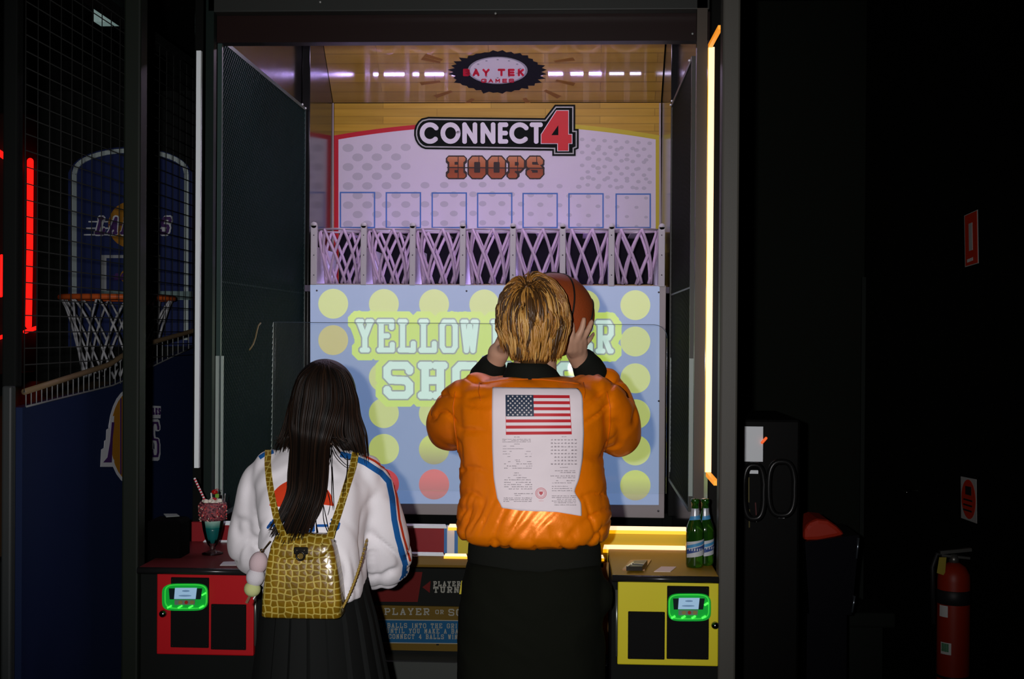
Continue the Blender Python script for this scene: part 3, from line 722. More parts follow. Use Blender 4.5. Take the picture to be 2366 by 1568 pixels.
for p in text_polys('BAY', 1068, 158, 1132, 175, 5, slab=False) + text_polys('TEK', 1150, 158, 1212, 175, 5, slab=False): tpoly(b, p, .0026, 3)
for p in text_polys('GAMES', 1112, 181, 1188, 190, 2.4, slab=False): tpoly(b, p, .0026, 3)
b.build('maker_badge', [mat('badge_black', (.012, .012, .016), .8, spec=.05), mat('badge_grey', (.25, .25, .27), .5), mat('badge_white', (.5, .48, .5), .5), mat('badge_red', (.5, .01, .03), .5), mat('badge_brown', (.18, .08, .012), .5)], top)
# ---- the ledge behind the screen with its light line, dividers and the seven hoops
zS = at(1127, 658, YS).z
b = MB(); b.box((-1.15, YS + .02, zS - .03), (.41, YB, zS - .004)); b.build('hoop_ledge', mat('ledge_violet', (.12, .10, .14), .6), game)
M_uv = mat('violet_light_line', (.8, .7, .9), .5, emit=(.62, .56, .88), es=14)
b = MB()
dv = [725, 840, 953, 1069, 1185, 1300, 1413, 1529]
for a, c in zip(dv, dv[1:]):
    x0, x1 = at(a + 12, 658, YS).x, at(c - 12, 658, YS).x
    b.box((x0, YS + .30, zS - .004), (x1, YS + .312, zS + .004)); b.build('ledge_light', M_uv, game)
b = MB(); b.box((-1.0, 4.06, 2.60), (.26, 4.10, 2.63)); b.box((-1.0, 4.93, 2.82), (.26, 4.97, 2.85)); b.build('canopy_lamp', mat('violet_lamp', (.8, .7, .9), .5, emit=(.60, .475, .67), es=38), game)  # the rear bar is added, unseen, to light the board and spare the screen
M_div = mat('pale_divider', (.52, .50, .52), .5)
for i, x in enumerate(dv):
    b = MB(); yt = 513 + i * .5
    p = at(x, 590, YS); zt2 = at(x, yt, YS).z
    w = .0125 if i not in (0, 7) else .0135
    b.bbox((p.x - w, YS - .004, zS - .004), (p.x + w, YS + .02, zt2 - .012), .003); b.tube([(p.x, YS + .02, zt2 - .012), (p.x, YS - .004, zt2 - .012)], w * .96, 20)
    b.box((p.x - .003, YS + .02, zS - .004), (p.x + .003, YB - .06, zt2 - .10))
    d_ = b.build('divider', M_div, game)
    for py in (543, 589, 635): b = MB(); b.lathe([(0, -.0025), (.0018, -.002), (.003, 0)], at(x, py, YS - .004), 10, axis='y'); b.build('screw', mat('grey_screw'), d_)
M_net = mat('pink_white_net_cord', (.62, .46, .66), .75); M_rim = mat('pale_rim_steel', (.5, .42, .5), .35, .3)
def make_hoop(i):
    xm = (dv[i] + dv[i + 1]) / 2; r = .101; cy = YS + .13
    c = at(xm, 529, YS + .03); c = V((c.x, cy, at(xm, 527, YS).z))
    b = MB(); b.tube([c + V((r * math.cos(2 * math.pi * k / 32), r * math.sin(2 * math.pi * k / 32), 0)) for k in range(32)], .0042, 8, closed=True)
    b.bar(c + V((0, r, 0)), (c.x, YB - .005, c.z), .03, .006)
    hp = b.build('hoop', M_rim, game)
    b = MB(); n = 7; zb = at(xm, 655, YS).z + .004; hgt = c.z - zb; r1 = .068
    lvl = [(0, r), (.14, r * .97), (.45, r * .86), (.75, r * .76), (1, r1)]
    def rad(t):
        for (a, ra), (d, rd) in zip(lvl, lvl[1:]):
            if t <= d: return ra + (rd - ra) * (t - a) / (d - a)
        return r1
    fr = random.Random(11)
    for k in range(n):
        for sg in (1, -1):
            pts = []; j0 = .05 * (fr.random() - .5)
            for q in range(9):
                t = q / 8; a = 2 * math.pi * (k + .25 + sg * (t * 1.15) + (.0 if sg > 0 else .0)) / n + .22 + j0
                rr = rad(t) + .0025 * sg; pts.append(c + V((rr * math.cos(a), rr * math.sin(a), -hgt * t)))
            b.tube(pts, .0064, 6)
    b.build('net', M_net, hp)
for i in range(7): make_hoop(i)
# ---- wire mesh panels at the sides
def wire_panel(x, y0, y1, z0, z1, pitch, th, m, name, parent):
    b = MB(); L = y1 - y0; H = z1 - z0
    n = int((L + H) / pitch)
    for k in range(1, n):
        s = k * pitch
        ya, za = (y0 + s, z0) if s < L else (y1, z0 + s - L); yb, zb = (y0, z0 + s) if s < H else (y0 + s - H, z1)
        b.bar((x, ya, za), (x, yb, zb), th, th, V((1, 0, 0)))
        ya, za = (y1 - s, z0) if s < L else (y0, z0 + s - L); yb, zb = (y1, z0 + s) if s < H else (y1 - s + H, z1)
        b.bar((x + th * .8, ya, za), (x + th * .8, yb, zb), th, th, V((1, 0, 0)))
    return b.build(name, m, parent, fix=False)
M_wire = mat('dark_teal_wire', (.0035, .012, .011), .6, 0, spec=.1)
for s, x, y0, y1 in ((0, -1.143, 3.99, 5.24), (1, .397, 4.28, 5.18)):
    w = wire_panel(x, y0, y1, 1.0, 2.53, .021, .0042, M_wire if s == 0 else mat('dark_olive_wire', (.008, .009, .005), .6, 0, spec=.1), 'mesh_panel', game)
    b = MB()
    for a, c in (((x, y0, 1.0), (x, y0, 2.53)), ((x, y1, 1.0), (x, y1, 2.53)), ((x, y0, 1.0), (x, y1, 1.0)), ((x, y0, 2.53), (x, y1, 2.53)), ((x, y0, 1.755), (x, y1, 1.755))):
        b.bar(a, c, .014 if a[2] != 1.755 else .006, .014 if a[2] != 1.755 else .006)
    b.build('mesh_frame', mat('frame_teal', (.025, .05, .045), .4) if s == 0 else mat('frame_olive', (.03, .032, .024), .4), w)
    for yy, zz in ((y0 + .04, 2.53), (y1 - .08, 2.535), (y1 - .02, 2.53)): b = MB(); b.ball((x + (.010 if s == 0 else -.010), yy, zz), .005, 10); b.build('bolt', M_alu, w)
# ---- clear guards
M_glass = clear_mat('clear_acrylic', (.975, .985, .98), .06, 1.3, haze=.004)
M_edge = mat('acrylic_edge', (.30, .36, .33), .35)
YG = 4.71
def rounded(x0, x1, z0, z1, r):                  # right upper corner rounded
    return [(x0, z0), (x1, z0)] + [(x1 - r + r * math.cos(R_(a)), z1 - r + r * math.sin(R_(a))) for a in range(0, 91, 10)] + [(x0, z1)]
xg0, xg1 = at(624, 900, YG).x, at(1541, 800, YG).x; zg = at(1100, 747, YG).z
b = MB(); tl2 = math.tan(R_(1.5))
prof = rounded(xg0, xg1, 1.0, zg, .05)
b.prism([(x, YG + (z - zg) * tl2, z) for x, z in prof], (0, 1, 0), .006); gp = b.build('front_guard', M_glass, game)
b = MB(); b.tube([(x, YG + (z - zg) * tl2 - .001, z) for x, z in prof[2:]], .0011, 6); b.build('guard_rim', mat('acrylic_rim', (.10, .14, .17), .3), gp)
b = MB(); p = at(630, 745, YG); b.bar((p.x, YG - .012, zg), (p.x, YG - .012 - (zg - 1.0) * tl2, 1.0), .012, .006, V((0, 1, 0))); b.build('guard_channel', M_edge, gp)
for s, x in ((0, -1.128), (1, .383)):
    y0, y1 = (4.02, 5.1) if s == 0 else (4.28, 5.15)
    zt3 = 1.527
    sg_ = game
    b = MB()
    for r, yy in (((497, 822, 504, 1240), y0 - .05), ((507.5, 822, 514, 1240), y0 - .03)) if s == 0 else (((1592, 828, 1602, 1146), y0 - .01), ((1547.5, 826, 1553, 1090), y1)): b = MB(); frect(b, *r, yy, .01); b.build('guard_channel', M_edge, sg_)
    if s == 0:
        b = MB(); pts = [at(580, 746, 4.45), at(573, 752, 4.42), at(569, 764, 4.40), at(568, 780, 4.38), at(564, 795, 4.35), at(557, 808, 4.3)]
        b.tube([(x + .004, p.y, p.z) for p in pts], .0028, 8); b.build('guard_rim', mat('acrylic_rim_lit', (.16, .13, .05), .3), sg_)
b = MB(); frect(b, 1660, 833, 1665, 1330, 3.66, .01); b.build('guard_channel', M_edge, game)
# ================================================================== the neighbouring basketball game, on the left
XN, YNB = -1.5, 5.66
ngame = empty('basketball_arcade_game', (-2.0, 3.4, 0), 'dark navy arcade basketball cabinet with full-size orange rim behind side netting', 'arcade game')
def on_x(px, py, X0, lift=0.0):                  # pixel to the plane x = X0
    d = cF * FPX + cR * (px - CXP) - cU * (py - CYP); return CAM + d * (X0 / d.x) + V((lift, 0, 0))
M_navy = mat('navy_side_panel', (.010, .018, .055), .6, spec=.1); M_navyb = mat('navy_backboard', (.018, .028, .10), .5, spec=.1)
M_ngrey = mat('dull_grey_trim', (.14, .16, .16), .5); M_nw = mat('dim_white_print', (.55, .58, .62), .5); M_ny = mat('gold_print', (.34, .15, .012), .5); M_np = mat('purple_print', (.06, .02, .12), .5)
tops = [(52, 941), (277, 886), (344, 850), (446, 801), (520, 775)]
pts = [on_x(x, y, XN) for x, y in tops]
b = MB(); b.prism([V((XN, pts[0].y, 0)), V((XN, pts[-1].y, 0))] + pts[::-1], (-1, 0, 0), .03); sp_ = b.build('side_panel', M_navy, ngame)
b = MB(); rail = [on_x(x, y, XN) for x, y in ((56, 905), (160, 872), (250, 843), (279, 824), (330, 797), (446, 764), (520, 745))]; b.tube(rail, .009, 8); b.build('side_rail', mat('brown_rail', (.16, .11, .06), .5), ngame)
b = MB()
for i in range(34):                              # the fringe of netting between rail and panel
    t = i / 33; x = 60 + t * 400
    y = np.interp(x, [52, 277, 344, 446, 520], [941, 886, 850, 801, 775]); y2 = np.interp(x, [56, 160, 250, 279, 330, 446, 520], [905, 872, 843, 824, 797, 764, 745])
    b.tube([on_x(x, y, XN), on_x(x, y2, XN)], .0018, 5)
b.tube([on_x(60 + t * 50, np.interp(60 + t * 50, [52, 277, 344, 446, 520], [941, 886, 850, 801, 775]), XN) for t in range(9)], .003, 5); b.tube(rail, .004, 5)
b.build('rail_netting', mat('grey_net_cord', (.16, .17, .17), .7), ngame)
b = MB(); Yr = [p.y for p in rail]
for i in range(26):                              # tall netting above the rail
    Y = Yr[0] + (Yr[-1] - Yr[0]) * i / 25; z = float(np.interp(Y, Yr, [p.z for p in rail])); b.tube([(XN, Y, z), (XN, Y, 2.62)], .0016, 5)
for i in range(26):
    z = 1.50 + i * .045; b.tube([(XN + .002, Yr[0], z), (XN + .002, Yr[-1], z)], .0018, 5)
b.build('cage_netting', mat('black_net_cord', (.014, .015, .014), .8), ngame)
b = MB(); p = on_x(45, 905, XN); b.bbox((XN - .036, p.y - .03, 0), (XN - .008, p.y + .0, 1.445), .006); b.build('front_post', mat('post_grey', (.035, .04, .04), .5), ngame)
b = MB(); b.bbox((XN - .05, p.y, 1.44), (XN - .01, p.y + .04, 2.66), .005); b.bar((XN - .02, p.y, 2.64), (XN - .02, 5.8, 2.64), .04); b.build('cage_frame', M_black, ngame)
b = MB(); b.prism([(-2.5, 3.5, .9), (XN - .03, 3.5, .9), (XN - .03, 5.6, 1.36), (-2.5, 5.6, 1.36)], (0, 0, -1), .03); b.build('ball_ramp', mat('ramp_brown', (.07, .045, .02), .6), ngame)
b = MB(); b.bbox((-2.5, 3.42, 0), (XN - .035, 3.5, .95), .01); b.box((-2.52, 3.42, 0), (-2.49, 5.7, 1.4)); b.box((-2.5, 5.72, 0), (XN - .03, 5.76, 2.7)); b.build('cabinet_body', M_black, ngame)
def npoly(b, pts, lay, mi=0): fpoly(b, pts, YNB - .002 - lay * .001, .0008, mi)
arch_o = [(160, 800), (160, 400)] + [(302 + 140 * math.cos(R_(a)), 402 - 62 * math.sin(R_(a))) for a in range(172, 7, -8)] + [(446, 400), (446, 800)]
b = MB(); fpoly(b, arch_o, YNB, .012); nb = b.build('backboard', M_navyb, ngame)
YNB -= .012
arch_l = [(172, 690), (172, 402)] + [(302 + 130 * math.cos(R_(a)), 398 - 50 * math.sin(R_(a))) for a in range(165, 10, -10)] + [(431, 402), (430, 785)]
b = MB()
for a, c in zip(arch_l, arch_l[1:]): b.bar(at(*a, YNB - .006), at(*c, YNB - .006), .02, .008, V((0, 1, 0)))
b.build('light_strip', mat('unlit_grey_strip', (.42, .50, .50), .5), nb)
def team_badge(put, cx, cy, w, h, sk=0):          # gold ball with slanted white letters across it and speed lines
    ball = [(cx + .30 * w * math.cos(2 * math.pi * k / 28), cy + .5 * h * math.sin(2 * math.pi * k / 28)) for k in range(28)]
    put(ball, 0, 0)
    put([(cx - .02 * w, cy - .5 * h), (cx, cy - .5 * h), (cx, cy + .5 * h), (cx - .02 * w, cy + .5 * h)], 1, 1)
    put([(cx - .3 * w, cy - .01 * h), (cx + .3 * w, cy - .01 * h), (cx + .3 * w, cy + .01 * h), (cx - .3 * w, cy + .01 * h)], 1, 1)
    for p in text_polys('LAKERS', cx - .5 * w, cy - .2 * h, cx + .5 * w, cy + .24 * h, .085 * w, gap=.18, skew=.25): put(p, 2, 2)
    for p in text_polys('LAKERS', cx - .485 * w, cy - .17 * h, cx + .485 * w, cy + .21 * h, .04 * w, gap=.25, skew=.25): put(p, 3, 1)
    for k in range(3): put([(cx - (.62 - .03 * k) * w, cy + (.2 - .14 * k) * h), (cx - .3 * w, cy + (.2 - .14 * k) * h), (cx - .3 * w, cy + (.23 - .14 * k) * h), (cx - (.62 - .03 * k) * w, cy + (.23 - .14 * k) * h)], 2, 2)
b = MB(); team_badge(lambda p, l, m: npoly(b, p, l, m), 303, 519, 176, 108); b.build('team_badge', [M_ny, M_np, M_nw], nb)
b = MB()
for r in ((234, 589, 370, 596), (234, 589, 246, 682), (358, 589, 370, 682), (234, 676, 370, 682)): npoly(b, [(r[0], r[1]), (r[2], r[1]), (r[2], r[3]), (r[0], r[3])], 0)
b.build('target_square', mat('target_grey', (.3, .32, .34), .5), nb)
b = MB(); team_badge(lambda p, l, m: npoly(b, p, l, m), 300, 638, 74, 36); b.build('small_badge', [M_ny, M_np, M_np], nb)
b = MB(); frect(b, 232, 672, 440, 692, YNB - .04, .03); b.build('rim_shelf', mat('teal_grey_acrylic', (.16, .24, .24), .4), nb)
b = MB(); frect(b, 300, 396, 342, 448, YNB - .03, .02); sb = b.build('score_display', M_black, nb)
b = MB()
for a, c in (((329, 408), (336, 406)), ((336, 406), (335, 420)), ((330, 424), (334, 424)), ((329, 426), (328, 438))): b.bar(at(*a, YNB - .032), at(*c, YNB - .032), .008, .003, V((0, 1, 0)))
b.build('score_digit', mat('red_digit', (.3, .0, .0), .5, emit=(1, .01, .01), es=1.0), sb)
b = MB(); frect(b, 371, 729, 383, 741, YNB - .02, .004); b.build('sensor', mat('pale_sensor', (.5, .5, .48), .5), nb)
# rim and net
rc = at(272, 688, 5.28); b = MB(); rr_ = .232
b.tube([rc + V((rr_ * math.cos(2 * math.pi * k / 40), rr_ * math.sin(2 * math.pi * k / 40), 0)) for k in range(40)], .012, 10, closed=True); b.bar(rc + V((0, rr_, -.01)), (rc.x, YNB - .01, rc.z - .01), .1, .03)
hp = b.build('hoop', mat('orange_rim', (.55, .10, .02), .45), ngame)
b = MB()
for k in range(12):
    for sg in (1, -1):
        pp = []
        for q in range(9):
            t = q / 8; a = 2 * math.pi * (k + sg * t * 1.5) / 12; r_ = rr_ * (1 - .42 * t ** .7); pp.append(rc + V((r_ * math.cos(a), r_ * math.sin(a), -.34 * t)))
        b.tube(pp, .005, 5)
b.build('net', mat('white_net_cord', (.42, .43, .45), .8), hp)
# badge on the side panel
b = MB(); kk = [0]
def put_side(p, l, m):
    kk[0] += 1; b.prism([on_x(x, y, XN, .0006 + l * .0008 + (kk[0] % 7) * 3e-5) for x, y in p], (1, 0, 0), .0005, m)
ball = [(302 + 48 * math.cos(2 * math.pi * k / 28), 1008 + (104 - .0 * k) * math.sin(2 * math.pi * k / 28)) for k in range(28)]
put_side([(302 + 53 * math.cos(2 * math.pi * k / 28), 1008 + 112 * math.sin(2 * math.pi * k / 28)) for k in range(28)], 0, 2); put_side(ball, 1, 0)
for x in (276, 300): put_side([(x, 920), (x + 3, 920), (x + 3, 1095), (x, 1095)], 2, 1)
wts = [((230, 1078), (262, 1078), (262, 1062), (254, 1058), (259, 1000), (262, 960), (252, 966), (250, 988), (244, 992), (243, 1015), (239, 1018), (238, 1034), (232, 1038))]
put_side(list(wts[0]), 2, 2)
put_side([(236, 1068), (256, 1068), (258, 1010), (262, 975), (256, 975), (252, 1020), (246, 1056)], 3, 1)
for p in text_polys('S', 344, 968, 369, 1064, 13): put_side(p, 2, 2)
for p in text_polys('S', 347, 974, 366, 1056, 5): put_side(p, 3, 1)
put_side([(342, 936), (370, 938), (369, 966), (342, 966)], 2, 2)
for p in text_polys('ELES', 343, 942, 369, 958, 3): put_side(p, 3, 1)
b.build('side_badge', [M_ny, M_np, M_nw], sp_)
# ---- a cabinet outlined with red tubes, far left
rgame = empty('light_tube_cabinet', (-2.85, 6.25, 0), 'dark arcade cabinet outlined with glowing red light tubes at far left', 'arcade game')
b = MB(); b.bbox((-3.6, 6.28, 0), (-2.55, 7.2, 2.7), .01); b.build('cabinet_body', mat('red_dark_laminate', (.03, .012, .010), .35), rgame)
M_rt = mat('red_light_tube', (.5, .0, .0), .4, emit=(1.0, .006, .004), es=2.2)
for pts in ([(70, 372), (69, 560), (66, 752)], [(-14, 345), (0, 354), (42, 383)], [(4, 592), (2, 682)], [(58, 766), (103, 751)], [(-20, 786), (20, 773)]):
    b = MB(); b.tube([at(x, y, 6.22) for x, y in pts], .0155 if len(pts) != 2 else .010, 10, cap='round'); b.build('light_tube', M_rt, rgame)
# ---- small box on the ceiling
b = MB(); q = at(239, 35, 6.3); b.bbox((at(216, 35, 6.3).x, 6.3, at(239, 50, 6.3).z), (at(262, 35, 6.3).x, 6.4, 3.25), .004)
o = b.build('ceiling_sign', mat('glowing_grey_plastic', (.62, .72, .7), .5, emit=(.055, .085, .08), es=1.8)); tag(o, 'small pale grey box fixed to the dark ceiling at upper left', 'sensor')  # faint glow added to the plastic to lift the box out of the dark
# paper tag between the two games, and the far-left scrap
b = MB(); pp = [at(378, 1186, 3.62), at(408, 1186, 3.62), at(415, 1191, 3.6), at(384, 1193, 3.6)]; b.prism(pp, (0, 0, -1), .002)
o = b.build('paper_slip', mat('grey_paper', (.14, .16, .15), .6))
lab = MB(); zz = pp[0].z - .012
lab.bbox((pp[0].x - .03, 3.56, 0), (pp[1].x + .03, 3.66, zz), .01); pd = lab.build('floor_pedestal', mat('pitch_black_laminate', (.0015, .0015, .0015), .9, spec=.02)); tag(pd, 'narrow black pedestal between the two basketball games', 'pedestal')
tag(o, 'small grey paper slip lying on the black pedestal between the games', 'paper')
# ================================================================== right side
YK = 4.45
kio = empty('arcade_cabinet', (at(1780, 1100, YK).x, YK, 0), 'slim black cabinet with two loop handles and a white notice, right of the grey post', 'arcade game')
M_kg = mat('black_gloss_cabinet', (.002, .002, .0018), .5, spec=.06)
b = MB(); b.bbox((at(1712, 1000, YK).x, YK, 0), (at(1850, 1000, YK).x, YK + .5, at(1780, 968, YK).z), .01); b.build('cabinet_body', M_kg, kio)
b = MB(); frect(b, 1718, 985, 1763, 1066, YK - .005, .005); b.build('white_notice', mat('pale_notice_paper', (.78, .82, .85), .6), kio)
b = MB(); frect(b, 1732, 1086, 1752, 1094, YK - .005, .005); b.build('pale_strip', mat('pale_notice_paper'), kio)
b = MB(); b.tube([at(1761, 1022, YK - .01), at(1770, 1012, YK - .01)], .005, 8, cap='round'); b.bar(at(1765, 1017, YK - .01), at(1765, 1017, YK), .006); b.build('indicator_lamp', mat('orange_indicator', (.5, .1, .02), .4, emit=(1, .13, .03), es=.7), kio)
b = MB(); b.bar(at(1730, 1102, YK - .002), at(1730, 1160, YK - .002), .006, .004); b.bar(at(1731, 1176, YK - .002), at(1731, 1218, YK - .002), .006, .004); b.build('yellow_glint', mat('dull_yellow_glint', (.07, .055, .005), .5), kio)  # yellow glints of a reflecting surface, put in as thin coloured bars
b = MB(); b.bar(at(1745, 1160, YK - .002), at(1748, 1205, YK - .002), .010, .004); b.build('red_trim', mat('dull_red_trim', (.06, .004, .004), .5), kio)
def loop(cx, cy, w, h, r):
    b = MB(); n = 36
    pts = [at(cx + w * math.copysign(abs(math.cos(a)) ** .7, math.cos(a)), cy + h * math.copysign(abs(math.sin(a)) ** .7, math.sin(a)), YK - .10) for a in [2 * math.pi * k / n for k in range(n)]]
    b.tube(pts, r, 12, closed=True); b.bar(at(cx, cy + h, YK - .10), at(cx, cy + h, YK), .02); b.build('loop_handle', mat('black_gloss_tube', (.006, .006, .006), .3, spec=.25), kio)
loop(1742, 1136, 23, 62, .011); loop(1806, 1128, 30, 62, .010)
b = MB(); p = at(1709, 1260, YK - .12); b.ball(at(1713, 1258, YK - .004), .006, 14); b.build('glint_ball', mat('bright_steel_ball', (.7, .7, .66), .2, 1), kio)  # steel ball added to give a small white glint
st = empty('moulded_seat', (at(1915, 1300, 5.0).x, 5.0, 0), 'red dome cushion on a black glossy moulded seat by the alcove', 'seat')
b = MB(); y_ = 5.0
dome = [(1857, 1250), (1858, 1222), (1870, 1206), (1890, 1199), (1915, 1202), (1935, 1216), (1955, 1236), (1930, 1242), (1890, 1249)]
pts = [at(x, y, y_) for x, y in dome]
b.prism(pts, (0, 1, 0), .22); cu = b.build('cushion', mat('dull_red_vinyl', (.34, .02, .006), .6), st, bevel=.03)
b = MB(); x0, x1 = at(1856, 1300, 5).x, at(1984, 1300, 5).x; zt = at(1900, 1250, 5).z
b.prism([at(1860, 1251, y_ - .01), at(1956, 1238, y_ - .01), at(1985, 1236, y_ - .01), at(1968, 1420, y_ - .01), at(1870, 1420, y_ - .01)], (0, 1, 0), .3)
zb_ = at(1900, 1420, y_).z; b.box((x0 + .02, y_ + .02, 0), (x1 - .04, y_ + .28, zb_)); b.build('shell', mat('black_gloss_shell', (.006, .006, .008), .15), st)
b = MB(); b.tube([at(1984, 1242, y_ - .014), at(1979, 1290, y_ - .014)], .004, 8); b.tube([at(1975, 1376, y_ - .014), at(1969, 1414, y_ - .014)], .004, 8); b.build('edge_highlight', mat('blue_grey_highlight', (.3, .35, .4), .2, .9), st)  # highlights along the shell's edge, put in as metal slivers
b = MB(); frect(b, 1900, 1415, 2070, 1450, 5.6, .3, r=.01); z_ = at(2000, 1450, 5.6).z; bx = at(1900, 1430, 5.6).x; b.box((bx + .05, 5.63, 0), (at(2070, 1430, 5.6).x - .05, 5.87, z_)); o = b.build('low_bench', mat('bench_black', (.008, .010, .008), .8, spec=.1)); tag(o, 'low dark bench standing beside the red cushioned seat', 'bench')
b = MB(); q = at(1793, 1520, 4.7); b.lathe([(.0, .0), (.03, 0), (.03, .12), (.012, .145), (.012, .16), (0, .16)], (q.x, 4.7, q.z - .06), 20)
o = b.build('red_canister', mat('red_can_paint', (.28, .015, .008), .45)); tag(o, 'small red canister low down beside the grey post', 'canister')
b = MB(); b.bbox((q.x - .1, 4.62, 0), (q.x + .06, 4.8, q.z - .06), .01); o = b.build('floor_box', M_black); tag(o, 'black floor box carrying the small red canister', 'box')
b = MB(); q2 = at(1740, 1560, 4.7); b.lathe([(0, 0), (.014, 0), (.014, .03), (.007, .045), (.007, .10), (.003, .12), (0, .12)], (q2.x, 4.7, q.z - .06), 16); o = b.build('chrome_pump', mat('dull_chrome', (.4, .42, .4), .2, 1)); tag(o, 'small chrome pump nozzle beside the red canister', 'pump')
# signs and extinguisher on the side wall
def on_wall(px, py, lift=.002):
    # the side wall is a slightly turned plane
    a = V((cor, WB + .1, 0)); d_ = V((.12, 2.0 - WB - .1, 0)); n = V((-d_.y, d_.x, 0)).normalized()
    if n.x > 0: n = -n
    d = cF * FPX + cR * (px - CXP) - cU * (py - CYP); t_ = (a - CAM).dot(n) / d.dot(n); return CAM + d * t_ + n * lift, n
def wall_sign(name, layers, label, cat):
    mats = []; b = MB()
    for i, (pts, m, _) in enumerate(layers):
        q = [on_wall(x, y, .001 + i * .0012)[0] for x, y in pts]; n = on_wall(*pts[0])[1]
        if m not in mats: mats.append(m)
        b.prism(q, n, .001, mats.index(m))
    o = b.build(name, mats); tag(o, label, cat); return o
M_sr = mat('sign_red', (.62, .035, .006), .5); M_sw = mat('sign_white', (.5, .5, .48), .5); M_sblk = mat('sign_black', (.02, .02, .02), .5)
def lerp4(q, u, v): (x0, y0), (x1, y1), (x2, y2), (x3, y3) = q; return ((1 - v) * ((1 - u) * x0 + u * x1) + v * ((1 - u) * x3 + u * x2), (1 - v) * ((1 - u) * y0 + u * y1) + v * ((1 - u) * y3 + u * y2))
q = [(2229, 498), (2260, 484), (2262, 608), (2231, 617)]; L4 = lambda Q, u0, v0, u1, v1: [lerp4(Q, u0, v0), lerp4(Q, u1, v0), lerp4(Q, u1, v1), lerp4(Q, u0, v1)]
lay = [(q, M_sw, 0), (L4(q, .06, .015, .95, .985), M_sr, 0), (L4(q, .36, .2, .62, .72), M_sw, 0)]
for k in range(6): lay.append((L4(q, .22 + .1 * k, .87, .27 + .1 * k, .93), M_sw, 0))
wall_sign('wall_sign', lay, 'red safety sign with a white upright bar on the side wall', 'sign')
q = [(2221, 1100), (2257, 1107), (2258, 1209), (2222, 1196)]
oval = [lerp4(q, .5 + .45 * math.cos(2 * math.pi * k / 24), .5 + .46 * math.sin(2 * math.pi * k / 24)) for k in range(24)]
lay = [(q, M_sw, 0), (oval, M_sr, 0), (L4(q, .32, .2, .7, .4), M_sblk, 0)] + [(L4(q, .22, .5 + .12 * k, .78, .54 + .12 * k), M_sblk, 0) for k in range(3)]
wall_sign('wall_sign', lay, 'white sign with a red oval above the fire extinguisher', 'sign')
YX = 4.55; fe = at(2203, 1400, YX); ex = empty('fire_extinguisher', (fe.x, fe.y, 0), 'red fire extinguisher with black band standing by the side wall', 'fire extinguisher')
S_ = 2900 / YX; r_ = 36 / S_; Z = lambda y: at(2203, y, YX).z
b = MB(); b.lathe([(0, 0), (r_ * .96, .004), (r_, .02), (r_, Z(1340)), (r_ * .96, Z(1325)), (r_ * .72, Z(1308)), (r_ * .3, Z(1298)), (0, Z(1297))], (fe.x, fe.y, 0), 36); b.build('cylinder', mat('extinguisher_red', (.22, .014, .003), .45), ex)
b = MB(); b.lathe([(r_ * 1.01, Z(1392)), (r_ * 1.04, Z(1391)), (r_ * 1.04, Z(1361)), (r_ * 1.01, Z(1360))], (fe.x, fe.y, 0), 36); b.build('band', mat('band_black', (.01, .01, .01), .5), ex); b = MB(); b.lathe([(r_ * 1.01, Z(1562)), (r_ * 1.03, Z(1561)), (r_ * 1.03, Z(1557)), (r_ * 1.01, Z(1556))], (fe.x, fe.y, 0), 36); b.build('band', mat('band_black', (.01, .01, .01), .5), ex)
b = MB(); b.lathe([(0, Z(1300)), (.018, Z(1300)), (.018, Z(1290)), (.012, Z(1280)), (0, Z(1279))], (fe.x, fe.y, 0), 16); b.bar((fe.x - .05, fe.y, Z(1276)), (fe.x + .06, fe.y, Z(1268)), .02, .012); b.bar((fe.x - .045, fe.y, Z(1282)), (fe.x + .055, fe.y, Z(1288)), .018, .008); b.build('valve_handle', mat('valve_metal', (.12, .12, .11), .35, .7), ex)
b = MB(); b.tube([(fe.x - .015, fe.y, Z(1285)), (fe.x - .06, fe.y, Z(1280)), (fe.x - .075, fe.y, Z(1310)), (fe.x - .073, fe.y - .01, Z(1440))], .009, 10); b.build('hose', mat('band_black'), ex)
def onc(px0, px1, py0, py1, m, name):            # sticker bent around the cylinder
    b = MB(); n = 8; vs = []
    for i in range(n + 1):
        px = px0 + (px1 - px0) * i / n; u = max(-.98, min(.98, (px - 2203) / 36)); a = math.asin(u); rr = r_ * 1.012
        x = fe.x + rr * math.sin(a); y = fe.y - rr * math.cos(a); vs += [(x, y, Z(py0)), (x, y, Z(py1))]
    b.add(vs, [(2 * i, 2 * i + 1, 2 * i + 3, 2 * i + 2) for i in range(n)], 0, True); b.build(name, m, ex, fix=False)
onc(2169, 2182, 1394, 1420, M_sw, 'sticker'); onc(2171, 2189, 1478, 1505, M_sw, 'sticker'); onc(2172, 2184, 1480, 1499, mat('sticker_green', (.02, .16, .06), .5), 'sticker_symbol')
b = MB(); b.prism([(fe.x - .06, fe.y - .03, Z(1284)), (fe.x - .035, fe.y - .03, Z(1284)), (fe.x - .04, fe.y - .03, Z(1326)), (fe.x - .068, fe.y - .03, Z(1320))], (0, 1, 0), .002); b.build('inspection_tag', mat('yellow_tag', (.25, .2, .02), .6), ex)
b = MB(); q, n = on_wall(2120, 1133, .001); b.tube([q, q + n * .06, q + n * .06 + V((0, -.06, 0))], .006, 8, cap='round'); o = b.build('wall_hook', mat('dull_chrome')); tag(o, 'small chrome hook on the side wall left of the oval sign', 'hook')
# ================================================================== things on the counters
ZC = .940
def on_z(px, py, z): d = cF * FPX + cR * (px - CXP) - cU * (py - CYP); return CAM + d * ((z - CAM.z) / d.z)
